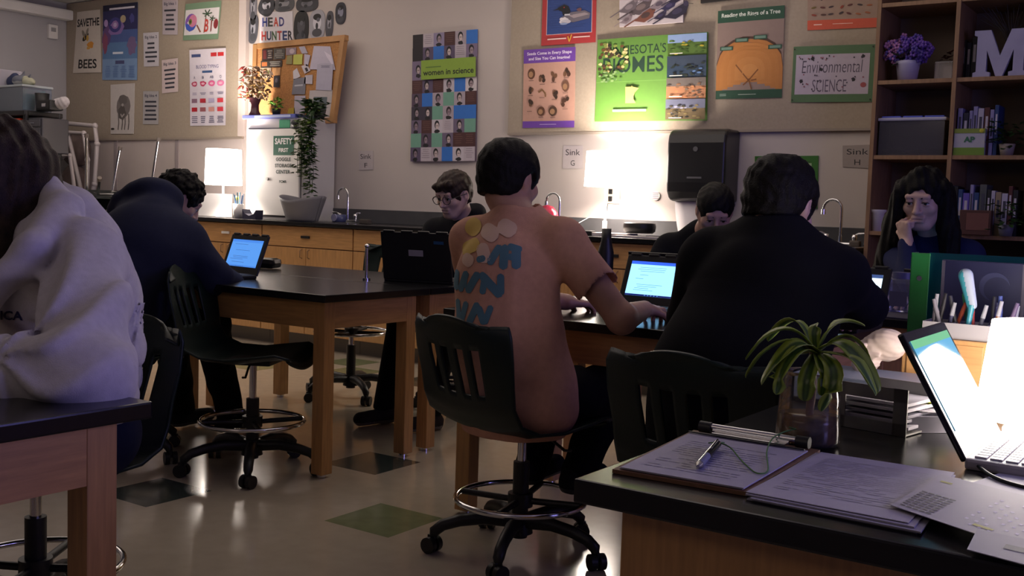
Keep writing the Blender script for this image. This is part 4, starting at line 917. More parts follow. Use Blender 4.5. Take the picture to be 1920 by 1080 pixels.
# ------------------------------------------------------------------ black rack in the left corner
rk = empty('storage_rack', (-9.55, 5.62, 0)); tag(rk, 'black plastic storage rack in the left corner stacked with bins', 'shelf')
m = MB()
for z in (1.86, 1.48, 1.10, .7, .25): MB().box((0, 0, z - .02), (1.0, .38, .045), M_black, bev=.01).build('shelf', rk)
for sx in (-1, 1):
    for sy in (-1, 1): MB().cyl((sx * .48, sy * .16, 0), (sx * .48, sy * .16, 1.86), .024, M_black).build('post', rk)
def onrack(u, y=5.62): return py(u, 200, y).x
zr = 1.865
single(MB().box((0, 0, .2), (.40, .3, .40), mat('bin_white', (.5, .48, .54), .5), bev=.01), 'white_bin', (onrack(14) - .20, 5.62, zr), 'tall white bin at the left end of the rack top', 'bin')
t = empty('craft_bin', (onrack(45), 5.62, zr)); tag(t, 'clear plastic bin with blue and turquoise things on the rack top', 'bin')
bx = MB()
for c_, d_ in [((0, 0, .005), (.42, .28, .01)), ((0, -.14, .11), (.42, .006, .22)), ((0, .14, .11), (.42, .006, .22)), ((-.21, 0, .11), (.006, .28, .22)), ((.21, 0, .11), (.006, .28, .22))]: bx.box(c_, d_, thin('clear_plastic', (.72, .80, .90), .1, .15))
bx.build('bin_body', t)
MB().box((0, 0, .225), (.45, .3, .02), mat('bin_rim', (.42, .47, .5), .4), bev=.005).build('rim', t)
for i, (x, w, h, c_) in enumerate([(-.15, .1, .2, '4A6AB0'), (-.04, .1, .12, '5A9A8A'), (.05, .06, .17, '8AA0C0'), (.13, .12, .19, '3FA08A')]): single(MB().box((0, 0, h / 2), (w, .2, h), hx(c_), bev=.01), 'folded_fabric', (t.location.x + x, 5.62, zr + .011), ['blue folded fabric inside the clear bin', 'green folded fabric inside the clear bin', 'pale blue folded fabric inside the clear bin', 'turquoise folded fabric inside the clear bin'][i], 'fabric', 'folded fabrics in the clear bin')
sk = SDF((-.15, -.1, -.02), (.2, .12, .24), .006)
sk.ell((0, 0, .05), (.1, .07, .05)).cone((.02, 0, .08), (.05, 0, .14), .03, .006, flat=.4, fd=(0, 1, 0)).ell((-.06, 0, .06), (.05, .04, .04)).cone((.09, 0, .06), (.15, 0, .1), .02, .006)
V0 = Vector((onrack(44), 5.60, zr + .235)); o = sk.build('shark_toy', mat('toy_grey', (.14, .15, .19), .7), loc=(0, 0, 0), extra=(hx('A8A8A8'),), matfn=lambda c: (c[:, 2] < .04)); o.location = V0; tag(o, 'grey and white stuffed shark toy lying on the clear bin', 'toy')
sk = SDF((-.12, -.1, -.02), (.12, .12, .14), .006); sk.ell((0, 0, .03), (.07, .05, .04)).ell((-.05, 0, .06), (.03, .03, .03)).cone((.03, 0, .04), (.08, .0, .02), .02, .012)
o = sk.build('plush_toy', mat('toy_cream', (.38, .38, .28), .9), loc=(0, 0, 0)); o.location = (onrack(62), 5.58, zr + .235); tag(o, 'pale cream stuffed toy lying at the right of the clear bin top', 'toy')
sk = SDF((-.12, -.1, -.02), (.12, .12, .14), .006); sk.ell((0, 0, .05), (.08, .05, .06)).ell((.03, 0, .09), (.04, .04, .04))
o = sk.build('plush_toy', mat('toy_navy', (.03, .04, .10), .8), loc=(0, 0, 0)); o.location = (onrack(25), 5.62, zr + .235); tag(o, 'navy blue stuffed toy at the left of the clear bin top', 'toy')
single(MB().lathe([(.001, 0), (.05, 0), (.062, .16), (.058, .16), (.046, .006), (.001, .006)], M_black), 'black_cup', (onrack(83), 5.60, zr), 'black cup on the rack top right of the clear bin', 'cup')
t = empty('label_maker', (onrack(101), 5.58, zr)); tag(t, 'black gadget with chrome buttons at the right end of the rack top', 'gadget'); MB().box((0, 0, .045), (.22, .14, .09), M_black, bev=.02).build('body', t); MB().box((.02, -.07, .045), (.06, .01, .03), M_chrome, bev=.004).build('button', t)
sk = SDF((-.14, -.1, -.02), (.14, .12, .14), .006); sk.ell((0, 0, .05), (.09, .06, .05)).ell((.06, 0, .07), (.045, .045, .04)).wave(lambda x, y, z: .003 * np.sin(x * 120) * np.sin(y * 110 + z * 90))
o = sk.build('plush_toy', mat('toy_white', (.45, .42, .44), .9), loc=(0, 0, 0)); o.location = (onrack(113), 5.62, zr + .0 + .015); tag(o, 'white fluffy plush toy at the right end of the rack top', 'toy')
t = empty('red_lidded_bin', (onrack(75) - .37, 5.62, 1.482)); tag(t, 'clear bin with a bright red lid under the top shelf of the rack', 'bin'); MB().box((0, 0, .13), (.60, .30, .26), mat('bin_grey', (.05, .05, .06), .3), bev=.02).build('bin_body', t); MB().box((.0, 0, .285), (.66, .34, .06), mat('lid_red', (.62, .06, .02), .45), bev=.015).build('lid', t); MB().box((.15, -.172, .285), (.18, .008, .02), mat('lid_slot', (.2, .02, .01), .5)).build('lid_handle', t)
t = empty('drawer_unit', (onrack(90), 5.60, 1.488)); tag(t, 'clear plastic drawer unit on the second shelf of the rack', 'drawers')
MB().box((0, 0, .155), (.30, .26, .31), mat('bin_grey', (.05, .05, .06), .3), bev=.01).build('body', t)
for i in range(4):
    d = MB().box((0, -.135, .045 + .072 * i), (.26, .01, .06), mat('drawer_clear', (.07, .07, .085), .2), bev=.004).build('drawer', t); MB().box((0, -.143, .045 + .072 * i), (.08, .01, .012), hx('6A6A74'), bev=.003).build('handle', d)
K = random.Random(6)
for i, (u, h, c_, lb) in enumerate([(62, .2, '6A6460', 'grey jar on the third rack shelf, leftmost in view'), (76, .17, '7A5A40', 'brown jar on the third rack shelf beside the grey jar'), (91, .22, '5A5652', 'tall cloudy bottle on the third rack shelf'), (99, .2, '8A8078', 'pale bottle on the third rack shelf at the right')]):
    single(MB().lathe([(.001, 0), (.05, 0), (.052, .02), (.05, h * .7), (.025, h * .85), (.025, h)], hx(c_), cap=False), 'storage_jar', (onrack(u), 5.58, 1.108), lb, 'jar', 'jars on the third rack shelf')
single(MB().box((0, 0, .13), (.28, .28, .26), mat('cardboard', (.30, .20, .11), .8), bev=.003), 'cardboard_box', (onrack(100) - .05, 5.62, .708), 'brown cardboard box on the lower shelf of the rack', 'box')

# ------------------------------------------------------------------ bookcase on the right
bc = empty('bookcase', (-1.805, 6.29, 0)); tag(bc, 'tall brown wooden bookcase on the right filled with books and plants', 'bookcase')
for x in (0, .415, .83, 1.245): MB().box((x + .011, -.01, 1.5), (.022, .40, 3.0), M_woodd, bev=.001).build('upright', bc)
for z in (.10, .68, 1.08, 1.50, 1.91, 2.33, 2.75):
    for k in range(3): MB().box((.022 + .415 * k + .1965, -.01, z - .011), (.392, .39, .022), M_woodd, bev=.001).build('shelf', bc)
MB().box((.63, .19, 1.5), (1.24, .01, 3.0), mat('bookcase_back', (.22, .17, .13), .8)).build('back_panel', bc)
def bx(u, y=6.18): return py(u, 100, y).x
# flower pot
t = empty('flower_pot', (bx(1704), 6.18, 1.91)); tag(t, 'purple flowers in a white ribbed pot on the upper left shelf', 'flowers')
MB().lathe([(.001, 0), (.05, 0), (.062, .09), (.068, .11), (.06, .11), (.05, .1), (.001, .1)], mat('pot_lilac', (.42, .40, .55), .45)).build('pot', t)
K = random.Random(7); m = MB(); fl = [mat('petal_violet', (.12, .05, .32), .6), mat('petal_pink', (.34, .14, .34), .6), mat('petal_indigo', (.07, .04, .25), .6)]
for i in range(120):
    a = K.uniform(0, 6.28); e = K.uniform(0, 1) ** .5; x = .12 * e * math.cos(a); y = .09 * e * math.sin(a); z = .17 + .085 * K.uniform(-1, 1) * (1.1 - e * .6)
    for k in range(5): b = k * 1.257 + a; m.ball((x + .012 * math.cos(b), y - .004, z + .012 * math.sin(b)), (.009, .005, .009), fl[1] if x < -.03 and K.random() < .6 else fl[i % 2 * 2], n=6, k=4)
m.build('blossoms', t); m = MB(); leaves(m, 30, (0, 0, .12), (.09, .07, .03), .05, M_leafd, K); m.build('foliage', t)
t = empty('glass_jar', (bx(1774), 6.2, 1.91)); tag(t, 'square clear glass jar with a dark plant on the upper left shelf', 'jar')
MB().box((0, 0, .05), (.10, .10, .10), thin('jar_glass', (.85, .8, .88), .05, .08), bev=.008).build('jar', t); m = MB(); leaves(m, 20, (0, 0, .13), (.03, .03, .03), .03, mat('leaf_red', (.08, .03, .03), .5), K); m.build('foliage', t)
# plastic tank
t = empty('plastic_tank', ((bx(1663) + bx(1783)) / 2, 6.24, 1.50)); tag(t, 'clear plastic tank with a blue lid and dark soil on the bookcase', 'tank')
m = MB(); w = .345
for c_, d_ in [((0, 0, .004), (w, .22, .008)), ((0, -.11, .095), (w, .004, .19)), ((0, .11, .095), (w, .004, .19)), ((-w / 2, 0, .095), (.004, .22, .19)), ((w / 2, 0, .095), (.004, .22, .19))]: m.box(c_, d_, thin('tank_plastic', (.8, .8, .86), .08, .06))
m.build('tank_body', t)
MB().box((0, 0, .20), (w + .02, .24, .018), mat('lid_white', (.42, .42, .52), .4), bev=.006).build('lid_rim', t); l = MB()
for x in (-.115, 0, .115): l.box((x, 0, .212), (.105, .2, .014), mat('lid_blue', (.05, .08, .5), .4), bev=.004)
l.build('lid', t)
tag(MB().grid(lambda u, v: ((u - .5) * .33, (v - .5) * .2, .028 + .015 * math.sin(u * 9) * math.cos(v * 5)), 16, 8, mat('soil', (.02, .015, .012), .9)).build('soil', t), kind='stuff')
# letter M
t = MB(); Mp = [(0, 0), (.085, 0), (.085, .025), (.065, .03), (.065, .14), (.115, 0), (.145, 0), (.195, .14), (.195, .03), (.175, .025), (.175, 0), (.26, 0), (.26, .025), (.245, .03), (.245, .215), (.26, .22), (.26, .245), (.18, .245), (.13, .11), (.08, .245), (0, .245), (0, .22), (.015, .215), (.015, .03), (0, .025)]
t.prism(Mp, -.015, .015, mat('letter_white', (.36, .35, .48), .6, var=.06, scale=12), Matrix(((1, 0, 0, 0), (0, 0, 1, 0), (0, 1, 0, 0), (0, 0, 0, 1))))
o = t.build('letter_decoration', None, (bx(1830), 6.14, 1.911)); tag(o, 'big white wooden letter M standing on the upper right shelf', 'letter')
K = random.Random(12)
def books(u0, u1, z, y, group, cols, hmin, hmax, where):
    x = bx(u0, y); xe = bx(u1, y); i = 0
    while x < xe:
        w = K.uniform(.016, .034); h = K.uniform(hmin, hmax); c_ = cols[i % len(cols)]
        t = empty('book', (x + w / 2, y + .06, z)); nm = {'A': 'pale lilac', 'B': 'dark navy', 'W': 'white', 'R': 'dark red', 'T': 'deep blue', 'G': 'grey green', 'K': 'black', 'O': 'tan', 'V': 'violet'}[c_[0]]
        cc = {'A': '8480A8', 'B': '1C1E34', 'W': 'A8A4B4', 'R': '4A1E1E', 'T': '1E3A6A', 'G': '4A4E4E', 'K': '14141A', 'O': '8A7A62', 'V': '5A4AA0'}[c_[0]]
        tag(t, '%s %s book, %s from the left' % (nm, where, ['first', 'second', 'third', 'fourth', 'fifth', 'sixth', 'seventh', 'eighth', 'ninth', 'tenth', 'eleventh', 'twelfth', 'thirteenth', 'fourteenth'][i]), 'book', group)
        MB().box((0, 0, h / 2), (w, .16, h), hx(cc), bev=.002).build('cover', t); MB().box((0, .003, h / 2 + .001), (w - .006, .156, h - .004), M_paper).build('pages', t)
        m = MB(); m.box((0, -.0805, h * .62), (w * .45, .001, h * .4), hx('B4AEB8' if c_[0] in 'BRTKV' else '3A3A4A')); m.build('spine_title', t)
        x += w + .003; i += 1
books(1805, 1882, 1.50, 6.15, 'books on the middle right shelf', 'ABAAWRATOBG', .22, .27, 'middle shelf')
books(1800, 1925, 1.08, 6.12, 'books on the lower right shelf', 'GKTVATGKWOWRKWBG', .22, .27, 'lower shelf')
books(1803, 1830, 1.911, 6.24, 'dark books behind the letter', 'KBK', .2, .23, 'top shelf')
o = MB(); o.box((0, 0, .07), (.155, .03, .14), hx('A8A8B0'), bev=.002).box((0, -.016, .128), (.155, .002, .024), hx('7A8A3A')).box((0, -.016, .02), (.155, .002, .04), hx('6A8A2E')).ball((.06, -.017, .128), (.012, .003, .012), hx('B4B030'))
text_mesh(o, 'AP', hx('2E6A4A'), Matrix.Translation((0, -.0172, .068)) @ Matrix(((1, 0, 0, 0), (0, 0, -1, 0), (0, 1, 0, 0), (0, 0, 0, 1))), .03, .055, 'CENTER', .04)
tag(o.build('ap_study_book', None, (bx(1829, 6.11), 6.11, 1.501)), 'white and green AP study book facing out in front of the middle shelf books', 'book')
o = MB(); o.box((0, 0, .065), (.155, .06, .13), hx('4A2A22'), bev=.003).box((.012, -.031, .07), (.11, .002, .09), hx('6A4238')); tag(o.build('red_box', None, (bx(1850, 6.05), 6.06, 1.081)), 'dark red picture box in front of the lower shelf books', 'box')
def bplant(u, y, z, label, n=70, s=.045, rad=(.09, .07, .07), pot='26262C'):
    t = empty('potted_plant', (bx(u, y), y, z)); tag(t, label, 'plant')
    MB().lathe([(.001, 0), (.03, 0), (.04, .06), (.036, .06), (.001, .05)], hx(pot)).build('pot', t); m = MB(); leaves(m, n, (0, 0, .10), rad, s, M_leafd, K); m.build('foliage', t)
bplant(1900, 6.12, 1.50, 'bushy dark green plant on the middle right shelf beside the AP book', pot='8A8078')
bplant(1908, 6.06, 1.08, 'dark green plant in a grey pot on the lower right shelf', pot='5A5A6A')
m = MB(); K = random.Random(5)
for i in range(40): a = K.uniform(-1, 1); m.tube([(0, 0, .02), (a * .05, K.uniform(-.03, .03), .14), (a * .16, K.uniform(-.05, .05), .22 + K.uniform(-.05, .06))], .0016, mat('dry_grass', (.07, .06, .06), .7), 4)
t = empty('dry_grass_pot', (bx(1895, 6.27), 6.27, 1.91 + .0)); tag(t, 'spray of dry grasses standing behind the letter M', 'plant'); g = m.build('grass_blades', t); g.location = (0, 0, .12); MB().lathe([(.001, 0), (.04, 0), (.05, .14), (.045, .14), (.001, .12)], M_black).build('pot', t)
o = single(MB().lathe([(.001, 0), (.03, 0), (.034, .10), (.045, .11), (.045, .12)], M_white), 'white_cup', (bx(1662, 6.12), 6.14, 1.08), 'white cup at the left end of the bookcase behind the long haired person', 'cup')
# grey storage cubes low in the bookcase
single(MB().box((0, 0, .12), (.30, .3, .24), hx('6A6670'), bev=.01), 'storage_cube', (bx(1900, 6.1), 6.2, .681), 'grey storage cube on the shelf below the lower right books', 'box')

# ------------------------------------------------------------------ on and behind the student tables
o = MB().cyl((0, 0, 0), (0, 0, .16), .008, M_chrome, n=12).ball((0, 0, .165), .012, M_chrome).cyl((0, 0, 0), (0, 0, .01), .02, M_chrome)
q = pz(691, 525, TT); single(o, 'upright_rod', (q.x, 3.86 if False else 3.90, TT), 'thin chrome upright rod with a ball top on the left pair of tables', 'rod')
t = empty('computer_mouse', (*pz(495, 503, TT).xy, TT)); tag(t, 'rounded black headphone case beside the glowing laptop on the left table', 'case')
MB().box((0, 0, .03), (.17, .11, .055), M_blackg, bev=.025).build('case_body', t, rz=.3); MB().box((0, -.05, .036), (.06, .012, .012), M_chrome, bev=.004).build('clasp', t)
t.name = 'headphone_case'
# ------------------------------------------------------------------ laptops
def laptop(x, y, z, rz, w, d, hs, tilt, label, screen=None, strength=3., body=None, thick=.018, keyb=True, bump_case=False, page='doc', group=None, chin=.012):
    """local: keyboard towards -Y, hinge at y=+d/2; screen faces -Y"""
    body = body or M_black
    t = empty('laptop', (x, y, z), rz); tag(t, label, 'laptop', group)
    b = MB().box((0, 0, thick / 2), (w, d, thick), body, bev=.005).build('keyboard_base', t)
    if keyb:
        k = MB(); kc = mat('key_black', (.012, .012, .014), .5) if body is M_black else mat('key_white', (.62, .6, .62), .5)
        nx = 13; ny = 5
        for j in range(ny):
            for i in range(nx):
                if j == 0 and 3 < i < 9:
                    if i == 4: k.box((0, -d * .02, thick + .0015), (w * .34, d * .085, .003), kc)
                    continue
                k.box(((i - 6) * w * .071, -d * .02 + j * d * .105, thick + .0015), (w * .06, d * .085, .003), kc, bev=.0008)
        kk = k.build('keys', b); MB().box((0, -d * .3, thick + .0005), (w * .32, d * .28, .001), mat('touchpad', (.03, .03, .035), .3) if body is M_black else hx('B8B4BC')).build('touchpad', b)
    L = empty('screen_lid', (0, d / 2 - .004, thick - .004)); L.parent = t
    bpy.data.objects.remove(L)
    ct, s_ = math.cos(tilt), math.sin(tilt)
    T = Matrix.Translation((0, d / 2 - .004, thick - .004)) @ Matrix.Rotation(-tilt, 4, 'X')   # z up along screen, tilt backwards
    m = MB(); m.box((0, .005, hs / 2), (w, .010, hs), body, T, bev=.004)
    if bump_case:
        for q in (-.38, -.12, .12, .38): m.box((q * w, .005, hs + .002), (w * .16, .014, .012), body, T, bev=.004)
    lid = m.build('screen_lid', t)
    bz = .017 if not bump_case else .026
    W_, H_ = w - 2 * bz, hs - 2 * bz - chin
    sc = MB(); T2 = T @ Matrix.Translation((0, -.0012, bz + chin)) @ Matrix(((1, 0, 0, 0), (0, 0, 1, 0), (0, 1, 0, 0), (0, 0, 0, 1)))
    def em(c, k=1):
        n = 'screen_' + c + str(strength * k); mm = mat(n, (.01, .01, .012), .08, emit=c, estr=strength * k, coat=.6); return mm
    def rect(x0, z0, x1, z1, m_, lift): sc.add([(W_ * (x0 - .5), -H_ * 0 + z0 * H_, -lift), (W_ * (x1 - .5), z0 * H_, -lift), (W_ * (x1 - .5), z1 * H_, -lift), (W_ * (x0 - .5), z1 * H_, -lift)], [[0, 1, 2, 3]], m_, T2)
    bg, ink, bar, bar2 = page
    rect(0, 0, 1, 1, em(bg), 0); rect(0, .91, 1, 1, em(bar), .0002); rect(0, 0, 1, .05, em(bar2), .0002)
    K = random.Random(int(x * 100)); zz = .82
    while zz > .14:
        if K.random() < .7: a = K.uniform(.08, .2); rect(a, zz, a + K.uniform(.12, .5), zz + .012, em(ink), .0003)
        zz -= .055
    for i in range(5): rect(.34 + i * .055, .015, .36 + i * .055, .036, em(ink), .0005)
    sc.build('display', lid)
    return t, T, lid
PG = ('5A9CF0', '3A5C9C', '4A8AE8', '4A86E0'); PG2 = ('8CC8F4', '4A78B0', '2A50D0', '101A50'); PG3 = ('6AC4F4', '3A88C8', '84D8A0', '5AB8F0')
# peach person's laptop
a = pz(1163, 566, .785)
pl = py(1163, 560, 3.5)
laptop(-1.905, 3.60, TT, R(-4), .31, .21, .205, R(20), 'open laptop with a bright page, in front of the person in the peach shirt', strength=2.0, page=PG2, bump_case=True)
# navy hoodie person's laptop
laptop(-4.03, 3.40, TT, R(-8), .31, .21, .20, R(20), 'open laptop with a plain blue glowing page on the left table', strength=1.1, page=PG, bump_case=True)
# black shirt person's laptop
laptop(-1.20, 3.66, TT, R(-6), .31, .21, .205, R(18), 'laptop mostly hidden by the arm of the person in the black shirt', strength=2.6, page=('C8E4F8', '8AB0D0', '2A3A60', '8AB0D0'), bump_case=True)
# glasses person's laptop, lid towards the camera
t, T, lid = laptop(-3.33, 4.10, TT, R(196), .36, .23, .235, R(12), 'black laptop seen from behind with a small white label on its lid', strength=1.2, page=PG, bump_case=True)
m = MB(); m.box((-.0, .0112, .135), (.075, .001, .03), hx('9C9894'), T); m.build('white_label', lid); MB().box((-.12, .0112, .19), (.05, .001, .015), hx('1C4A6A'), T).build('blue_sticker', lid)
# short haired person's and long haired person's laptops (lids towards the camera)
laptop(-2.05, 4.22, TT, R(186), .31, .21, .205, R(18), 'dark laptop behind the glowing one, screen turned away towards the person looking down', strength=1.6, page=PG)
laptop(-1.0, 4.64, TT, R(150), .28, .19, .17, R(15), 'laptop lighting the face of the long haired person from below', strength=4.0, page=PG)

# teacher's laptop: hinge along the left, screen facing right
wl = .285
t, T, lid = laptop(-.352 + .105, 1.93, .76, R(90), wl, .215, .222, R(30), 'open silver laptop at the right edge with a bright screen reflecting the desk lamp', strength=1.0, body=mat('laptop_silver', (.42, .40, .42), .35), page=PG3, chin=.03)
lid.data.materials[0] = M_blackg
# ------------------------------------------------------------------ desk lamp
lamp(-.285, 2.16, .76, .10, .128, .035, .175, 'large lit white desk lamp at the right edge behind the laptop', 22, rt=.108, base_r=.08)
DZ = .7605
def sheet(name, pts, z, col, label, cat, th=.001, group=None, lines=None, ink='6A6678', curl=0):
    """paper from four corners given in the plane of the desk"""
    P = [Vector((*p, 0)) for p in pts]; o = sum(P, Vector()) / 4; m = MB(); n = 10
    def at(u, v, h): p = (P[0] * (1 - u) + P[1] * u) * (1 - v) + (P[3] * (1 - u) + P[2] * u) * v - o; return Vector((p.x, p.y, h + curl * ((u - .5) ** 2 + .3 * (v - .5) ** 2 * (1 if v > .5 else 0))))
    mt = hx(col)
    vs = [at(i / n, j / n, th) for j in range(n + 1) for i in range(n + 1)]; m.add(vs, [[j * (n + 1) + i, j * (n + 1) + i + 1, (j + 1) * (n + 1) + i + 1, (j + 1) * (n + 1) + i] for j in range(n) for i in range(n)], mt, None, True)
    vs2 = [at(i / n, j / n, 0) for j in range(n + 1) for i in range(n + 1)]; m.add(vs2, [[j * (n + 1) + i, (j + 1) * (n + 1) + i, (j + 1) * (n + 1) + i + 1, j * (n + 1) + i + 1] for j in range(n) for i in range(n)], mt)
    rim = [i for i in range(n + 1)] + [(j + 1) * (n + 1) - 1 for j in range(1, n + 1)] + [n * (n + 1) + i for i in range(n - 1, -1, -1)] + [j * (n + 1) for j in range(n - 1, 0, -1)]
    for a, b in zip(rim, rim[1:] + rim[:1]): m.add([vs2[a], vs2[b], vs[b], vs[a]], [[0, 1, 2, 3]], mt)
    for (u0, v0, u1, v1, c) in (lines or []): m.add([at(u0, v0, th + .0004), at(u1, v0, th + .0004), at(u1, v1, th + .0004), at(u0, v1, th + .0004)], [[0, 1, 2, 3]], hx(c))
    ob = m.build(name, None, (o.x, o.y, z)); return tag(ob, label, cat, group)
def dtext(seed, u0, u1, v0, v1, n, c='8A8498', w=.35):
    K = random.Random(seed); L = []
    for i in range(n):
        v = v0 + (v1 - v0) * i / n; u = u0
        while u < u1 - .04:
            l = K.uniform(.04, .14)
            if K.random() < .85: L.append((u, v, min(u + l, u1), v + (v1 - v0) / n * w, c))
            u += l + .015
        
    return L
# clipboard
cb = empty('clipboard', (-.67, 1.56, DZ)); tag(cb, 'brown clipboard with papers under its chrome clip on the corner of the desk', 'clipboard')
C4 = [(-.762, 1.384), (-.556, 1.396), (-.567, 1.735), (-.795, 1.735)]
def local(pts, o): return [(x - o[0], y - o[1]) for x, y in pts]
MB().prism(local(C4, cb.location), 0, .006, mat('hardboard', (.20, .10, .05), .6, var=.15, scale=60)).build('board', cb)
inner = [(-.754, 1.392), (-.565, 1.402), (-.578, 1.70), (-.785, 1.70)]
for k, dx in enumerate((0, .003)):
    o = sheet('papers', [(x + dx, y - dx) for x, y in inner], 0, 'AAA6B2' if k else 'A09CA8', 'x', 'x', .002, lines=dtext(3, .12, .85, .12, .82, 15, '8E8A9C', .25) if k else None); 
    for q in ('label', 'category'):
        if q in o: del o[q]
    o.parent = cb; o.location = (o.location.x - cb.location.x, o.location.y - cb.location.y, .006 + .002 * k)
MB().box((-.010, .128, .0125), (.205, .005, .002), M_black).build('elastic_band', cb, None)
cl = MB(); cl.cyl((-.09, .158, .020), (.075, .158, .020), .006, M_chrome).box((-.0075, .15, .014), (.13, .035, .003), M_chrome, bev=.001).cyl((-.075, .145, .017), (.06, .145, .017), .003, M_chrome)
cc = cl.build('metal_clip', cb); MB().cyl((-.105, .158, .018), (-.083, .158, .018), .010, M_black).build('clip_end', cc); MB().cyl((.068, .158, .018), (.09, .158, .018), .010, M_black).build('clip_end', cc)
# pen with green string
pt = empty('pen', (-.657, 1.46, DZ + .0165)); tag(pt, 'clear and black ballpoint pen lying on the clipboard', 'pen')
d = Vector((-.035, .15, .004))
MB().cyl((0, 0, 0), d * .35, .0062, mat('pen_clear', (.22, .24, .30), .15)).cyl(-d * .08, (0, 0, 0), .0025, M_steel, .006).build('grip', pt)
MB().cyl(d * .35, d * .9, .0065, M_blackg).build('barrel', pt); MB().tube([d * .45 + Vector((.002, 0, .008)), d * .85 + Vector((.002, 0, .009)), d * .88], .0018, M_chrome, 6).build('pocket_clip', pt)
gs = mat('string_green', (.10, .24, .06), .8)
z1 = DZ + .016; S = [(-.69, 1.60, z1 + .006), (-.672, 1.61, z1), (-.64, 1.565, z1 - .004), (-.60, 1.51, z1 - .004), (-.575, 1.48, z1 - .004), (-.565, 1.50, z1 - .004), (-.59, 1.56, z1 - .004), (-.62, 1.63, z1 - .004), (-.635, 1.69, z1 + .006), (-.63, 1.725, z1 + .012), (-.615, 1.75, z1 + .016)]
def smooth(P, k=3):
    P = [Vector(p) for p in P]
    for _ in range(k): P = [P[0]] + [q for a, b in zip(P, P[1:]) for q in (a * .75 + b * .25, a * .25 + b * .75)] + [P[-1]]
    return P
m = MB(); m.tube(smooth(S), .0012, gs, 5)
for k in range(5): a = k * 1.2; m.tube([(-.69, 1.60, z1 + .006), (-.69 + .015 * math.cos(a), 1.60 + .015 * math.sin(a), z1 + .004)], .001, gs, 4); m.tube([(-.615, 1.75, z1 + .016), (-.615 + .012 * math.cos(a), 1.75 + .012 * math.sin(a), z1 + .018)], .001, gs, 4)
single(m, 'green_string', None, 'frayed green string tying the pen to the clipboard', 'string')
# paper piles
for k, (dx, dy, lb) in enumerate([(.0, .0, 'lowest of the white paper pile right of the clipboard'), (.006, -.004, 'second sheet of the white paper pile right of the clipboard'), (-.004, .004, 'third sheet of the white paper pile right of the clipboard')]):
    sheet('paper_sheet', [(-.548 + dx, 1.378 + dy), (-.322 + dx, 1.372 + dy), (-.345 + dx, 1.70 + dy), (-.560 + dx, 1.70 + dy)], DZ + .0025 * k, ['9C98A4', 'A29EAA', 'A8A4B0'][k], 'printed sheet, ' + lb, 'paper', .0022, 'white paper pile right of the clipboard', lines=[])
sheet('paper_sheet', [(-.553, 1.386), (-.335, 1.384), (-.352, 1.712), (-.556, 1.706)], DZ + .008, 'ADA9B6', 'printed top sheet of the white paper pile right of the clipboard', 'paper', .001, 'white paper pile right of the clipboard', lines=dtext(5, .1, .9, .15, .9, 22, '98949F', .22))
o = sheet('answer_sheet', [(-.372, 1.437), (-.17, 1.33), (-.10, 1.56), (-.362, 1.665)], DZ + .0125, 'A6A2AC', 'dark printed table sheet with yellow highlights at the right end of the desk', 'paper', .001,
      lines=[(u * .045 + .04, v * .05 + .06, u * .045 + .076, v * .05 + .085, '3A3844') for v in range(9) for u in range(5)] + [(.42 + u * .06, .1 + v * .09, .44 + u * .06, .13 + v * .09, 'E0DCE8') for v in range(8) for u in range(9) if (u * 7 + v * 3) % 4] + [(.3, .05, .9, .95, '5E5A68')][:0] + [(.5, .12, .62, .16, 'B8B850'), (.6, .02, .7, .05, 'B8B850'), (.05, .8, .12, .84, 'A8A850')])
sheet('flyer', [(-.248, 1.296), (-.14, 1.27), (-.12, 1.38), (-.256, 1.39)], DZ + .014, '9490A0', 'small grey flyer hanging over the desk edge at the bottom right', 'paper', .001, lines=[(.3, .4, .5, .6, '5A5868')])
sheet('paper_sheet', [(-.33, 1.66), (-.10, 1.60), (-.06, 1.74), (-.30, 1.80)], DZ + .001, 'B4B0BC', 'bright sheet under the front edge of the silver laptop', 'paper', .001, lines=[])
single(MB().tube(smooth([(-.34, 1.80, DZ + .008), (-.30, 1.73, DZ + .005), (-.24, 1.70, DZ + .004), (-.10, 1.69, DZ + .004)]), .003, M_black, 6), 'laptop_cable', None, 'black cable curving in front of the silver laptop', 'cable')
# glass vase with a dracaena cutting
vx, vy = -.612, 1.80
t = empty('glass_vase', (vx, vy, DZ)); tag(t, 'clear glass vase of brown water holding a striped leafy plant on the desk', 'vase')
g = MB().lathe([(.001, .0), (.050, .0), (.0540, .008), (.0535, .03), (.0505, .08), (.0455, .118), (.0465, .125), (.0445, .1255), (.0440, .119)], M_glass, n=48).build('glass', t); 
g.data.materials[0] = thin('vase_glass', (.95, .95, .94), .05, .05)
MB().lathe([(.001, .003), (.0490, .003), (.0530, .010), (.0520, .040), (.0510, .050), (.001, .0505)], mat('brown_water', (.24, .125, .04), .25, var=.4, scale=60)).build('pebbles_and_water', t)
MB().tube([(.0, 0, .03), (.004, 0, .10), (0, .002, .17)], [.007, .008, .006], mat('stem_tan', (.26, .14, .09), .6), 8).build('stem', t)
M_str = bpy.data.materials.new('striped_leaf'); M_str.use_nodes = True
nt = M_str.node_tree; b = nt.nodes['Principled BSDF']; b.inputs['Roughness'].default_value = .32
uv = nt.nodes.new('ShaderNodeUVMap'); sx = nt.nodes.new('ShaderNodeSeparateXYZ'); rp = nt.nodes.new('ShaderNodeValToRGB'); nt.links.new(uv.outputs[0], sx.inputs[0]); nt.links.new(sx.outputs[0], rp.inputs[0]); nt.links.new(rp.outputs[0], b.inputs['Base Color'])
cr = rp.color_ramp; cr.elements[0].color = (.30, .40, .05, 1); cr.elements[1].color = (.30, .40, .05, 1); cr.elements[1].position = 1
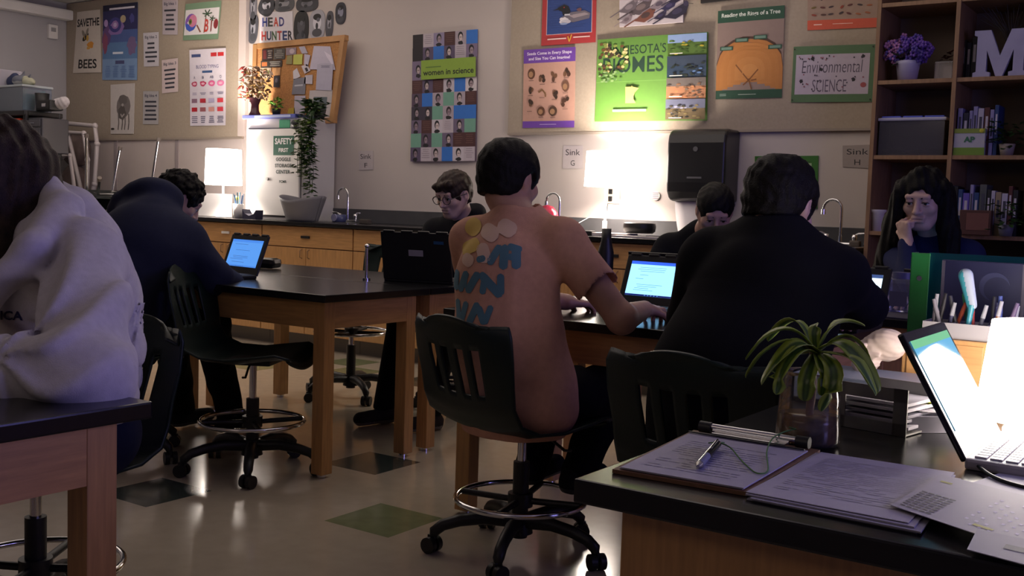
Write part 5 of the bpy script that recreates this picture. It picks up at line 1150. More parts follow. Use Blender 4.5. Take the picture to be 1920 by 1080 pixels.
for p_, c_ in ((.22, (.26, .36, .04, 1)), (.34, (.035, .085, .015, 1)), (.5, (.08, .16, .03, 1)), (.66, (.035, .085, .015, 1)), (.78, (.28, .38, .045, 1))): e = cr.elements.new(p_); e.color = c_
rv, dv = Vector((right[0], right[1], right[2])), Vector((0, 0, 1)); tv = Vector((-fwd[0], -fwd[1], 0)).normalized()   # right, up, towards viewer side of the room
def bladeleaf(pts, w, roll=0.):
    """pts: local centreline; leaf strip with uv"""
    P = smooth(pts, 2); n = len(P); vs = []; 
    for i, p in enumerate(P):
        a = P[max(i - 1, 0)]; c = P[min(i + 1, n - 1)]; tg = (c - a).normalized(); s_ = i / (n - 1)
        up = Vector((0, 0, 1)); sd = tg.cross(up)
        if sd.length < .25: sd = tg.cross(Vector((.4, -.8, .3)))
        sd.normalize(); sd = Matrix.Rotation(roll, 3, tg) @ sd; nn = sd.cross(tg)
        ww = w * 1.45 * (.35 + 1.5 * s_ - .4 * s_ * s_) * (1 - s_ ** 3.2) ** .8 * .72
        for q in (-1, -.5, 0, .5, 1): vs.append(p + sd * ww * q + nn * (ww * .35 * abs(q)))
    me = bpy.data.meshes.new('leaf'); fs = [[i * 5 + k, i * 5 + k + 1, (i + 1) * 5 + k + 1, (i + 1) * 5 + k] for i in range(n - 1) for k in range(4)]
    me.from_pydata([tuple(v) for v in vs], [], fs); me.materials.append(M_str); ul = me.uv_layers.new(name='UVMap')
    for pl_ in me.polygons:
        pl_.use_smooth = True
        for li in pl_.loop_indices: vi = me.loops[li].vertex_index; ul.data[li].uv = ((vi % 5) / 4, vi // 5 / n)
    o = bpy.data.objects.new('leaf', me); COL.objects.link(o); o.parent = t; solid(o, .0008); return o
def cv(u, v, dd):   # local point near the vase from photo direction at depth offset
    p = py(u, v, vy + dd); return p - Vector((vx, vy, DZ))
top = cv(1530, 655, .0)
LV = [([(1530, 660, 0), (1490, 615, -.02), (1440, 625, -.04), (1398, 675, -.05)], .014), ([(1530, 660, 0), (1480, 635, -.03), (1430, 660, -.05), (1398, 708, -.06)], .013),
      ([(1535, 662, 0), (1500, 640, -.04), (1465, 670, -.06), (1428, 722, -.07)], .019), ([(1535, 655, 0), (1560, 610, .0), (1590, 602, .02), (1622, 612, .03)], .013),
      ([(1535, 655, 0), (1575, 640, -.01), (1615, 680, -.03), (1645, 738, -.04)], .018), ([(1530, 665, 0), (1580, 625, .02), (1620, 650, .03), (1636, 700, .03)], .013),
      ([(1530, 665, 0), (1520, 690, -.04), (1512, 720, -.055), (1508, 752, -.055)], .015), ([(1540, 665, 0), (1565, 690, -.05), (1562, 735, -.065), (1540, 772, -.06)], .016),
      ([(1530, 660, 0), (1540, 690, -.045), (1546, 715, -.05), (1540, 742, -.05)], .012), ([(1530, 660, 0), (1470, 670, .03), (1450, 700, .04), (1462, 735, .045)], .012),
      ([(1530, 660, 0), (1525, 630, .0), (1530, 615, .01), (1535, 606, .01)], .011), ([(1530, 665, 0), (1500, 650, -.05), (1470, 690, -.075), (1455, 740, -.08)], .014),
      ([(1535, 660, 0), (1600, 670, -.05), (1620, 700, -.06), (1642, 742, -.06)], .013), ([(1530, 660, 0), (1500, 600, .03), (1470, 605, .05), (1440, 640, .06)], .012)]
for i, (pp, w) in enumerate(LV): bladeleaf([cv(*q) for q in pp], w * 1.05, .25 * math.sin(i * 2.1))
# steel letter holder with papers
def boxo(name, c, dims, m, loc, label, cat, rz=0, bev=.002, group=None): return single(MB().box(c, dims, m, bev=bev), name, loc, label, cat, group, rz)
t = empty('letter_holder', (-.563, 1.985, DZ), R(-10)); tag(t, 'brushed steel letter holder with a slot in its front full of papers', 'letter holder'); M_steel_ = M_steel; M_steel = mat('satin_steel', (.26, .25, .245), .45, .35, var=.12, scale=20)
m = MB(); w, h = .145, .085
m.box((0, 0, .011), (w, .003, .022), M_steel).box((0, 0, h - .012), (w, .003, .024), M_steel).box((-w / 2 + .013, 0, h / 2), (.026, .003, h), M_steel).box((w / 2 - .013, 0, h / 2), (.026, .003, h), M_steel); m.build('front_plate', t)
MB().box((0, .07, .003), (w, .14, .003), M_steel).build('base', t); MB().box((0, .14, .04), (w, .003, .08), M_steel).build('back_plate', t)
for sx in (-1, 1): MB().cyl((sx * .06, .004, -.0005), (sx * .06, .004, .003), .005, M_steel).build('foot', t)
M_steel = M_steel_
K = random.Random(2)
for i in range(5):
    o = MB().box((0, 0, 0), (.13, .125, .006), hx(['C4C0CC', 'B4B0BC', '8A8696', 'CCC8D2', 'B8B4C0'][i]), bev=.001).build('envelope', None, (-.563 + .012 + K.uniform(-.004, .004), 1.985 + .075, DZ + .012 + .0105 * i)); o.rotation_euler = (0, 0, R(-10) + K.uniform(-.03, .03)); tag(o, ['lowest white envelope lying inside the steel letter holder', 'second envelope from the bottom inside the steel letter holder', 'grey envelope in the middle of the steel letter holder', 'bright envelope second from the top inside the steel letter holder', 'top envelope inside the steel letter holder'][i], 'envelope', 'envelopes in the steel letter holder')
# stack of papers with a yellow note
sheet('paper_stack', [(-.50, 2.02), (-.42, 2.09), (-.50, 2.18), (-.58, 2.11)], DZ + .0, '8E8A98', 'pile of white papers beside the steel letter holder', 'papers', .030)
sheet('paper_sheet', [(-.505, 2.03), (-.405, 2.10), (-.49, 2.19), (-.60, 2.12)], DZ + .036, 'C4C0C8', 'loose top sheet on the pile behind the steel letter holder', 'paper', .001, lines=dtext(4, .1, .9, .1, .9, 10, '7A7688', .3), curl=.02)
sheet('yellow_paper', [(-.495, 2.07), (-.445, 2.11), (-.49, 2.16), (-.54, 2.12)], DZ + .050, 'B8C020', 'bright yellow green paper on the pile beside the letter holder', 'paper', .001)
# blue grey tray
t = empty('document_tray', (-.655, 2.29, DZ)); tag(t, 'blue grey document tray with a label window, behind the papers', 'tray')
tm = mat('tray_bluegrey', (.20, .23, .33), .4)
m = MB(); m.box((0, -.0, .005), (.26, .19, .01), tm).box((0, -.093, .03), (.26, .004, .06), tm).box((0, .093, .03), (.26, .004, .06), tm).box((-.128, 0, .03), (.004, .19, .06), tm).box((.128, 0, .03), (.004, .19, .06), tm); m.build('tray_body', t)
MB().box((.085, -.0965, .032), (.055, .003, .028), mat('window_brown', (.06, .035, .02), .5)).build('label_window', t)
MB().box((0, 0, .058), (.25, .18, .005), tm).build('cover_board', t)
# skull model
sk = SDF((-.10, -.13, -.01), (.10, .13, .16), .0028)
sk.ell((0, .02, .085), (.050, .062, .052)).ell((0, -.035, .06), (.038, .03, .045)).cone((0, -.055, .035), (0, -.03, .02), .026, .026).cone((-.03, -.02, .03), (0, -.062, .016), .014, .014).cone((.03, -.02, .03), (0, -.062, .016), .014, .014)
sk.cone((-.046, -.015, .055), (-.034, -.048, .058), .007, .008, k=.008).cone((.046, -.015, .055), (.034, -.048, .058), .007, .008, k=.008).cone((-.03, -.058, .083), (.03, -.058, .083), .008, .008, k=.01)
for s_ in (-1, 1): sk.ell((s_ * .019, -.066, .066), (.013, .02, .012), k=.004, op='s')
sk.ell((0, -.07, .046), (.007, .014, .010), k=.003, op='s').ell((0, -.066, .0265), (.022, .006, .0018), k=.002, op='s')
for s_ in (-1, 1): sk.ell((s_ * .048, .0, .035), (.02, .03, .014), k=.006, op='s')
sk.wave(lambda x, y, z: .0012 * np.sin(x * 260) * np.sin(z * 240 + y * 100))
o = sk.build('skull_model', mat('bone', (.50, .40, .34), .6, var=.15, scale=20), loc=(0, 0, 0)); o.scale = (.68, .68, .68); o.location = (-.650, 2.345, DZ + .0615); o.rotation_euler = (0, 0, R(-60)); tag(o, 'cream skull model standing on the blue grey document tray', 'model')

# ------------------------------------------------------------------ wooden organizer, binder, picture book, pens at the back of the desk; jar on the far table
t = empty('wood_organizer', (-.45, 2.50, DZ)); tag(t, 'maple wood desktop organizer box at the back of the desk under the pen tray', 'organizer')
MB().box((0, 0, .068), (.345, .155, .136), M_wood, bev=.003).build('box_body', t)
for x_ in (-.084, .084): d_ = MB().box((x_, -.079, .068), (.155, .004, .116), M_woodh, bev=.001).build('drawer', t); MB().ball((x_, -.086, .068), .007, M_steel, n=10, k=6).build('knob', d_)
t = empty('ring_binder', (-.648, 2.640, DZ)); tag(t, 'green ring binder standing on end at the back of the desk', 'binder')
bm_ = mat('binder_green', (.03, .26, .07), .35); HB = .312
MB().box((.0, 0, HB / 2), (.042, .004, HB), bm_, bev=.002).build('spine', t)
MB().box((.123, .055, HB / 2), (.235, .004, HB), mat('binder_cover', (.01, .20, .20), .35)).build('back_cover', t)
MB().box((-.021, .028, HB / 2), (.003, .055, HB), bm_).build('side_cover', t)
MB().cyl((0, -.002, HB - .06), (0, -.006, HB - .06), .006, M_chrome).build('finger_ring', t)
t = empty('moon_book', (-.592, 2.612, DZ)); tag(t, 'dark blue picture book with a pale moon standing behind the pens', 'book')
MB().box((.145, 0, .150), (.29, .014, .300), mat('moon_cover', (.02, .022, .075), .35), bev=.002).build('cover', t)
MB().box((.004, -.0075, .15), (.007, .002, .296), hx('5A5668')).build('white_edge', t); MB().box((.175, -.0075, .15), (.007, .002, .296), hx('5A5668')).build('white_edge', t)
MB().cyl((.115, -.0072, .245), (.115, -.0085, .245), .032, hx('383C66'), n=36).cyl((.121, -.0086, .239), (.121, -.0090, .239), .028, hx('24284E'), n=36).build('moon_print', t)
TZ = DZ + .1365
t = empty('pen_tray', (-.435, 2.475, TZ)); tag(t, 'long pale grey tray full of pens on top of the wooden organizer', 'organizer')
gt = mat('tray_palegrey', (.36, .34, .36), .5); m = MB(); m.box((0, -.038, .017), (.30, .003, .034), gt, bev=.001).box((0, .038, .017), (.30, .003, .034), gt).box((0, 0, .002), (.30, .078, .004), gt)
for x in (-.15, -.09, -.02, .06, .15): m.box((x, 0, .017), (.003, .078, .034), gt)
m.build('tray_body', t)
K = random.Random(21); PC = ['6A6470', '26242C', '8A8690', '3A3A5A', 'B04A2A', '2A2A34', '2A6A7A', '3A8A5A', '9A3434', '4A4A5A', '6A6A90', '1E1E28', '8A5A3A', '3A4A8A', '5A4A6A', '2E5A4A']
for i in range(16):
    x = -.138 + .0105 * i + K.uniform(-.002, .002); L = K.uniform(.07, .095); dx = K.uniform(-.022, .022); c_ = PC[i]
    t = empty('pen', (-.435 + x, 2.475 + K.uniform(-.022, .022), TZ + .005)); tag(t, ['grey', 'black', 'silver', 'navy', 'orange red', 'charcoal', 'teal', 'green', 'red', 'slate', 'lilac', 'dark', 'brown', 'blue', 'purple', 'dark green'][i] + ' pen in the pale grey tray, %s from its left end' % ['first', 'second', 'third', 'fourth', 'fifth', 'sixth', 'seventh', 'eighth', 'ninth', 'tenth', 'eleventh', 'twelfth', 'thirteenth', 'fourteenth', 'fifteenth', 'sixteenth'][i], 'pen', 'pens in the pale grey tray')
    d = Vector((dx, 0, L)); MB().cyl((0, 0, 0), d * .6, .0042, hx(c_)).build('barrel', t); MB().cyl(d * .6, d, .005, hx(c_ if i % 3 else '9A9AA4'), .004).build('cap', t)
t = empty('dish_brush', (-.50, 2.435 + .02, TZ + .005)); tag(t, 'tall teal and white rounded brush standing among the pens', 'brush')
MB().tube([(0, 0, 0), (.006, 0, .05), (.008, 0, .07)], [.006, .006, .008], mat('brush_teal', (.04, .25, .32), .35), 10).build('handle', t)
hd = SDF((-.06, -.03, .03), (.06, .03, .17), .0025); hd.cone((.008, 0, .07), (-.008, 0, .132), .011, .0155, flat=.6, fd=(0, 1, 0)); o = hd.build('brush_head', mat('brush_white', (.35, .40, .50), .4), parent=None, loc=(0, 0, 0), extra=(mat('brush_teal', (.04, .25, .32), .35),), matfn=lambda c: (c[:, 0] + (c[:, 2] - .1) * .25 < -.003)); o.parent = t
t = empty('storage_jar', (-1.17, 4.50, TT)); tag(t, 'square clear plastic jar with a screw lid on the far right table', 'jar')
MB().box((0, 0, .07), (.115, .115, .14), thin('jar_plastic', (.75, .75, .85), .1, .12), bev=.018).build('jar_body', t); MB().cyl((0, 0, .14), (0, 0, .165), .045, mat('jar_lid', (.10, .10, .2), .3)).build('screw_lid', t); MB().box((0, -.059, .06), (.07, .002, .06), hx('4A4858')).build('wrap_label', t)
sheet('paper_sheet', [(-1.23, 4.22), (-1.05, 4.20), (-1.0, 4.42), (-1.2, 4.45)], TT + .001, '3E3A46', 'dark folder lying in front of the plastic jar on the far right table', 'paper', .004)
# bottle behind the glowing laptop
single(MB().lathe([(.001, 0), (.03, 0), (.034, .01), (.034, .20), (.022, .25), (.02, .30), (.001, .30)], M_black), 'water_bottle', (py(1136, 470, 4.0).x, 4.0, TT), 'black water bottle standing behind the glowing laptop of the peach shirt person', 'bottle')
single(MB().lathe([(.001, 0), (.06, 0), (.075, .03), (.082, .09), (.07, .14), (.04, .18), (.001, .19)], mat('red_glossy', (.32, .02, .05), .12, var=.3, scale=10)), 'red_flask', (py(1026, 400, 5.95).x, 5.95, CT), 'rounded glossy red and purple container by the sink behind the person in the peach shirt', 'container')
# ------------------------------------------------------------------ people
def nrm(v): v = np.array(v, float); return v / np.linalg.norm(v)
def J(u, v, y): p = py(u, v, y); return np.array([p.x, p.y, p.z])
A3 = lambda *a: np.array(a, float)
class HeadF:
    def __init__(s, c, f, up=(0, 0, 1), k=1.0):
        s.c = np.array(c, float); s.f = nrm(f); r = np.cross(s.f, up); s.r = nrm(r); s.u = np.cross(s.r, s.f); s.k = k
    def P(s, x, y, z): return s.c + s.k * (x * s.r + y * s.f + z * s.u)
    @property
    def R(s): return np.array([s.r, s.f, s.u])
def head(S, H, neck, ears=True, jaw=1.0):
    k = H.k; R_ = H.R; e = lambda p, r, kk=.02, op='u': S.ell(H.P(*p), np.array(r) * k, kk, R_, op)
    e((0, -.012, .032), (.074, .092, .082)); e((0, .03, -.025), (.060 * jaw, .060, .082), .03); e((0, .058, -.085), (.026, .024, .022), .03)
    for q in (-1, 1):
        S.cone(H.P(q * .056, -.0, -.03), H.P(q * .022, .058, -.088), .02 * k, .018 * k, .03)
        e((q * .040, .060, -.018), (.024, .022, .022), .02)
    S.cone(H.P(-.038, .080, .034), H.P(.038, .080, .034), .012 * k, .012 * k, .014)
    for q in (-1, 1): e((q * .032, .100, .012), (.019, .014, .012), .012, 's')
    for q in (-1, 1): e((q * .031, .0765, .0185), (.0165, .0158, .0105), .004); e((q * .031, .0765, .0015), (.015, .0135, .006), .004)
    S.cone(H.P(0, .088, .02), H.P(0, .110, -.020), .008 * k, .012 * k, .010)
    for q in (-1, 1): e((q * .011, .098, -.024), (.009, .010, .008), .006)
    S.cone(H.P(-.02, .088, -.050), H.P(.02, .088, -.050), .0075 * k, .0075 * k, .006).cone(H.P(-.016, .087, -.062), H.P(.016, .087, -.062), .0085 * k, .0085 * k, .006)
    e((0, .100, -.0555), (.024, .012, .0022), .003, 's')
    if ears:
        for q in (-1, 1): e((q * .078, -.008, .0), (.010, .019, .032), .008); e((q * .088, -.002, .003), (.007, .010, .018), .004, 's')
    S.cone(H.P(0, -.022, -.05), neck, .053 * k, .060 * k, .03)
def hand(S, w, d, n, side, curl=.5, spread=.12, s=1.0, thumb=.5, L=.185):
    """w wrist, d direction, n palm normal (out of the palm), side: +1 thumb lies along +cross(d,n)"""
    d = nrm(d); n = nrm(np.array(n) - np.dot(n, d) * d); t = np.cross(d, n) * side; w = np.array(w, float)
    pl = .088 * s
    for i, a in enumerate((.033, .011, -.011, -.031)):
        S.cone(w + t * a * .6 * s, w + d * (pl - .006 * abs(i - 1)) + t * a * s, .0145 * s, .0115 * s, .012)
    S.cone(w - n * .0, w + d * .05, .022 * s, .020 * s, .015, flat=.6, fd=n)
    for i, (a, fl) in enumerate(((.033, .074), (.011, .082), (-.011, .077), (-.031, .060))):
        p = w + d * (pl - .006 * abs(i - 1)) + t * a * s; ang = -.1; r0 = .0092 * s; dd = nrm(d + t * spread * (1.5 - i) * .5)
        for j, fr in enumerate((.45, .31, .24)):
            ang += curl * (1.0, 1.15, .8)[j] * (1 + .12 * i); v = dd * math.cos(ang) + n * math.sin(ang); q = p + v * fl * fr * s * 1.05
            S.cone(p, q, r0, r0 * .9, .004); p = q; r0 *= .9
    p = w + t * .022 * s + d * .018 * s; v = nrm(d * .65 + t * .75 + n * .25)
    q = p + v * .042 * s; S.cone(p, q, .0145 * s, .0115 * s, .012); v = nrm(d * (1 - thumb * .3) + t * .25 + n * thumb); q2 = q + v * .032 * s; S.cone(q, q2, .011 * s, .0098 * s, .004); q3 = q2 + nrm(v + n * thumb * .6) * .026 * s; S.cone(q2, q3, .0098 * s, .008 * s, .004)
def bounds(pts, pad):
    P = np.array([p for p in pts]); return P.min(0) - pad, P.max(0) + pad
def eyes(H, parent, col='2A1A10', closed=False):
    W_ = mat('eye_white', (.55, .52, .5), .2); Ir = mat('iris_' + col, hexc(col), .15)
    off = Vector(parent.location)
    for q in (-1, 1):
        c = Vector(H.P(q * .031, .0775, .0095)); f = Vector(H.f); m = MB(); m.ball((0, 0, 0), .0122 * H.k, W_, n=12, k=8)
        F_, _ = frame_to(f * .0092 * H.k + Vector((0, 0, -.001)), f * .0135 * H.k + Vector((0, 0, -.001))); m.lathe([(.0001, .0040), (.0035, .0036), (.0066, .0022)], Ir, F_, n=12)
        m.build('eye', parent, c - off)
        b = MB(); pts = [Vector(H.P(q * (.015 + .035 * s_), .091 - .012 * s_, .030 + .006 * math.sin(s_ * 2.6))) - off for s_ in (0, .33, .66, 1)]; b.tube(pts, [.0028 * H.k, .004 * H.k, .0035 * H.k, .0015], M_hair, 6); b.build('eyebrow', parent)
        b = MB(); b.tube([Vector(H.P(q * (.031 - .0145 * math.cos(a)), .0925 - .004 * abs(math.cos(a)), .0105 + .003 * math.sin(a))) - off for a in (0, .6, 1.2, 1.57, 1.9, 2.5, 3.14)], .0013 * H.k, M_hair, 5); b.build('eyelashes', parent)
def hairs(name, H, parent, m, sides=.0, grow=.014, h=.005, fr=55, amp=.0028, extra=None, face=(.115, -.035), back=-.045, pad=.14, fringe=0.0, lowcut=True):
    S = SDF(*bounds([H.c], pad), h)
    R_ = H.R; k = H.k
    S.ell(H.P(0, -.014, .036), (np.array([.074, .092, .082]) + grow) * k, .01, R_)
    S.ell(H.P(0, -.045, -.01), (np.array([.064, .055, .07]) + grow * .6) * k, .02, R_)
    if extra: extra(S, H)
    S.ell(H.P(0, face[0], face[1]), np.array([.064, .085, .105 - fringe]) * k, .008, R_, 's')
    for q in (-1, 1): S.ell(H.P(q * .088, .012, -.012), np.array([.026, .032, .042]) * k, .006, R_, 's')
    if lowcut: S.ell(H.P(0, -.02, -.128), np.array([.13, .15, .078]) * k, .008, R_, 's')
    c, r, f, u = H.c, H.r, H.f, H.u
    def wv(x, y, z):
        X = (x - c[0]) * r[0] + (y - c[1]) * r[1] + (z - c[2]) * r[2]; Y = (x - c[0]) * f[0] + (y - c[1]) * f[1] + (z - c[2]) * f[2]; Z = (x - c[0]) * u[0] + (y - c[1]) * u[1] + (z - c[2]) * u[2]
        return amp * np.sin(X * fr * 3 + 2 * np.sin(Z * fr) + Y * fr) * np.sin(Y * fr * 2.2 + 1.5 * np.sin(X * fr * 1.3)) + amp * .5 * np.sin(Z * fr * 2.5 + X * 90)
    S.wave(wv)
    return S.build(name, m, parent)
def folds(seed, a=.004, f=14, dirv=(0, 0, 1)):
    K = np.random.RandomState(seed); ks = K.randn(5, 3) * f; ph = K.rand(5) * 6
    def fn(x, y, z):
        o = 0
        for i in range(5):
            w = ks[i, 0] * x + ks[i, 1] * y + ks[i, 2] * z + ph[i]; o = o + np.sin(w + 1.6 * np.sin(.7 * (ks[(i + 1) % 5, 0] * x + ks[(i + 1) % 5, 1] * y + ks[(i + 1) % 5, 2] * z)))
        q = o / 2.2
        return a * (q - .35 * np.abs(q))
    return fn
def torso(S, pel, wst, che, nk, shL, shR, fr, w=(.175, .165, .19), d=.66, sh=.066, k=.05):
    S.cone(pel, wst, w[0], w[1], k, flat=d + .08, fd=fr).cone(wst, che, w[1], w[2], k, flat=d, fd=fr)
    S.cone(shL, shR, sh, sh, k); S.cone(che, nk, w[2] * .6, .075, k, flat=.8, fd=fr)
    S.cone(shL * .7 + nk * .3, nk, .06, .062, k).cone(shR * .7 + nk * .3, nk, .06, .062, k)
def arm(S, sh, el, wr, r=(.062, .05, .042, .036), k=.02): S.cone(sh, el, r[0], r[1], k).cone(el, wr, r[2] + .004, r[3], k)
def legs(S, hips, knees, ankles, r=(.085, .062, .055, .042), k=.03):
    for h_, kn, an in zip(hips, knees, ankles): S.cone(h_, kn, r[0], r[1], k).cone(kn, an, r[2] + .004, r[3], k)
def shoe(an, d, name, parent, m, sole=None):
    d = nrm((d[0], d[1], 0)); z0 = an[2] - .085
    S = SDF(*bounds([an, A3(*an) + d * .2], .1), .006); an = A3(*an)
    a = A3(an[0], an[1], z0 + .035); S.cone(a - d * .03, a + d * .15, .04, .036, .03).cone(a - d * .02, an, .045, .042, .03).plane_cut(A3(an[0], an[1], z0), (0, 0, -1))
    S.wave(folds(4, .001, 60))
    return S.build(name, m, parent, extra=(sole or hx('3A3A3E'),), matfn=lambda c: (c[:, 2] < z0 + .02))
def start(label, loc):
    t = empty('person', tuple(loc)); tag(t, label, 'person'); return t
def body(parent, J_, H, m, arms=True, hands_=(), h=.005, legs_=True, bare=False, armr=(.047, .040, .038, .027)):
    P = [H.c, J_['pel'], J_['shL'], J_['shR'], J_['elL'], J_['elR'], J_['wrL'], J_['wrR']] + list(J_['kn']) + list(J_['an']) + list(J_['hip'])
    S = SDF(*bounds(P, .2), h)
    S.cone(J_['pel'], J_['che'], .11, .12, .04, flat=.6, fd=J_['fr']).cone(J_['che'], J_['nk'], .09, .06, .04, flat=.7, fd=J_['fr']).cone(J_['shL'], J_['shR'], .045, .045, .03)
    for a in 'LR': arm(S, J_['sh' + a], J_['el' + a], J_['wr' + a], armr)
    if legs_: legs(S, J_['hip'], J_['kn'], J_['an'], (.07, .05, .045, .034))
    head(S, H, J_['nk'] + 0)
    for hs in hands_: hand(S, *hs)
    return S.build('body', m, parent)
def strip_decal(obj, strokes, O, ux, uz, dr, m, name, parent, lift=.0022, n=14):
    """rounded strokes ((x0,z0),(x1,z1),width) printed on a cloth surface"""
    from mathutils.bvhtree import BVHTree
    me = obj.data; off = Vector(parent.location); bv = BVHTree.FromPolygons([v.co for v in me.vertices], [list(p.vertices) for p in me.polygons])
    O, ux, uz, dr = Vector(O) - off, Vector(ux).normalized(), Vector(uz).normalized(), Vector(dr).normalized(); mb = MB()
    for a, b, w, mm in strokes:
        a = Vector(a); b = Vector(b); t = (b - a); L = t.length; t = t / L; s_ = Vector((-t.y, t.x)); vs = []; ok = True; N = 7
        for i in range(n + 1):
            q = -w / 2 + (L + w) * i / n; e = 1.0
            if q < 0: e = math.sqrt(max(0, 1 - (q / (w / 2)) ** 2))
            elif q > L: e = math.sqrt(max(0, 1 - ((q - L) / (w / 2)) ** 2))
            for j in range(N):
                p2 = a + t * q + s_ * (w / 2) * e * (j / (N - 1) * 2 - 1); p3 = O + ux * p2.x + uz * p2.y
                loc, no, idx, dist = bv.ray_cast(p3 - dr * .5, dr, 1.0)
                if loc is None: ok = False; loc = p3; no = -dr
                vs.append((loc + no * lift, loc is not None))
        if not ok: continue
        mb.add([v[0] for v in vs], [[i * N + j, i * N + j + 1, (i + 1) * N + j + 1, (i + 1) * N + j] for i in range(n) for j in range(N - 1)], mm, None, True)
    o = mb.build(name, parent); return o
def cloth(n, c, **k): return mat(n, c, .9, var=.06, scale=50, bump=.25, bscale=500, spec=.15, **k)

# ---- person in the peach T-shirt
Cn = A3(-2.02, 2.96, 1.05); fr = nrm((.08, 1, -.05))
hd = HeadF(J(955, 340, 3.0), (.12, 1, -.20), k=1.10)
JJ = dict(pel=A3(-1.94, 2.86, .55), wst=A3(-1.98, 2.86, .70), che=A3(-2.02, 2.90, .90), nk=A3(-2.02, 2.96, 1.10), shL=A3(-2.20, 2.95, 1.035), shR=A3(-1.845, 2.96, 1.035),
          elL=A3(-2.30, 3.12, .83), wrL=A3(-2.05, 3.33, .81), elR=J(1166, 598, 3.0), wrR=J(1208, 580, 3.24), hip=[A3(-2.03, 2.86, .54), A3(-1.86, 2.86, .54)], kn=[A3(-2.06, 3.27, .53), A3(-1.80, 3.26, .53)], an=[A3(-2.04, 3.13, .27), A3(-1.86, 3.13, .27)], fr=fr)
p = start('person in a peach T-shirt with retro lettering on the back, seated at a laptop', (-1.95, 2.9, 0))
body(p, JJ, hd, M_skin, hands_=[(JJ['wrR'], (-.05, 1, -.02), (-.15, 0, -1), -1, .55, .1, 1.0, .5), (JJ['wrL'], (.5, 1, -.1), (0, 0, -1), 1, .5)], armr=(.054, .046, .045, .030), h=.005)
S = SDF((-2.55, 2.55, .42), (-1.45, 3.35, 1.25), .007)
torso(S, JJ['pel'] + A3(0, 0, -.02), JJ['wst'], JJ['che'] + A3(0, 0, .0), JJ['nk'], JJ['shL'], JJ['shR'], fr, (.212, .185, .195), .74, .070)
for a in 'LR':
    s_, e_ = JJ['sh' + a], JJ['el' + a]; q = s_ + (e_ - s_) * .62; S.cone(s_, q, .072, .070, .03); S.cone(q + (e_ - s_) * .10, q + (e_ - s_) * .6, .085, .1, .004, op='s')
S.cone(JJ['nk'] + A3(0, 0, .02), JJ['nk'] + A3(0, 0, .1), .064, .07, .01, op='s')
S.wave(folds(3, .0045, 13)); S.wave(lambda x, y, z: .004 * np.sin(42 * z + 9 * x) * np.clip((.78 - z) * 5, 0, 1))
sh4 = S.build('t_shirt', cloth('cloth_peach', (.57, .31, .22)), p)
S = SDF((-2.35, 2.6, .1), (-1.6, 3.55, .72), .008); legs(S, JJ['hip'], JJ['kn'], [JJ['an'][0] + A3(0, 0, -.02), JJ['an'][1] + A3(0, 0, -.02)], (.088, .082, .072, .058)); S.cone(JJ['hip'][0] - A3(0, 0, .02), JJ['hip'][1] - A3(0, 0, .02), .095, .095, .03); S.wave(folds(8, .004, 16)); S.build('trousers', cloth('cloth_black', (.003, .003, .0045)), p)
for i in (0, 1): shoe(JJ['an'][i], (0, 1), 'shoe', p, cloth('shoe_black', (.012, .012, .014)))
hairs('hair', hd, p, M_hair, grow=.016, fr=60, amp=.002)
# print on the back of the shirt
bl = mat('print_teal', (.08, .18, .24), .85); ye = mat('print_yellow', (.62, .42, .10), .85); wh = mat('print_cream', (.66, .46, .36), .85)
right3 = Vector((.88, .48, 0)).normalized(); O = J(905, 530, 2.75)
ppm = 1 / (py(1000, 500, 2.75) - py(900, 500, 2.75)).length * 100
def PX(u, v): return ((u - 905) / 590 / 1.0, -(v - 530) / 590)
def stk(u0, v0, u1, v1, w, m_): return (PX(u0, v0), PX(u1, v1), w / 590, m_)
ST = [stk(868, 428, 872, 430, 34, ye), stk(862, 470, 880, 462, 26, ye), stk(905, 435, 915, 440, 30, wh), stk(938, 425, 948, 430, 30, wh), stk(900, 470, 905, 482, 26, wh), stk(868, 490, 872, 492, 24, wh),
      stk(895, 488, 902, 486, 12, bl), stk(918, 490, 932, 466, 15, bl), stk(944, 496, 944, 466, 17, bl), stk(966, 470, 968, 494, 17, bl), stk(955, 462, 970, 466, 13, bl), stk(955, 480, 968, 481, 12, bl),
      stk(845, 518, 845, 545, 14, bl), stk(858, 546, 868, 518, 14, bl), stk(876, 546, 892, 518, 15, bl), stk(868, 520, 868, 540, 8, bl), stk(904, 518, 910, 522, 15, bl), stk(908, 522, 938, 548, 17, bl), stk(940, 518, 942, 545, 14, bl), stk(906, 546, 908, 530, 13, bl),
      stk(852, 572, 858, 600, 12, bl), stk(866, 602, 872, 574, 12, bl), stk(884, 604, 896, 574, 14, bl), stk(902, 580, 912, 600, 14, bl), stk(916, 600, 924, 576, 12, bl)]
strip_decal(sh4, ST, O, right3, (0, 0, 1), (-.48, .88, 0), bl, 'back_print', p)

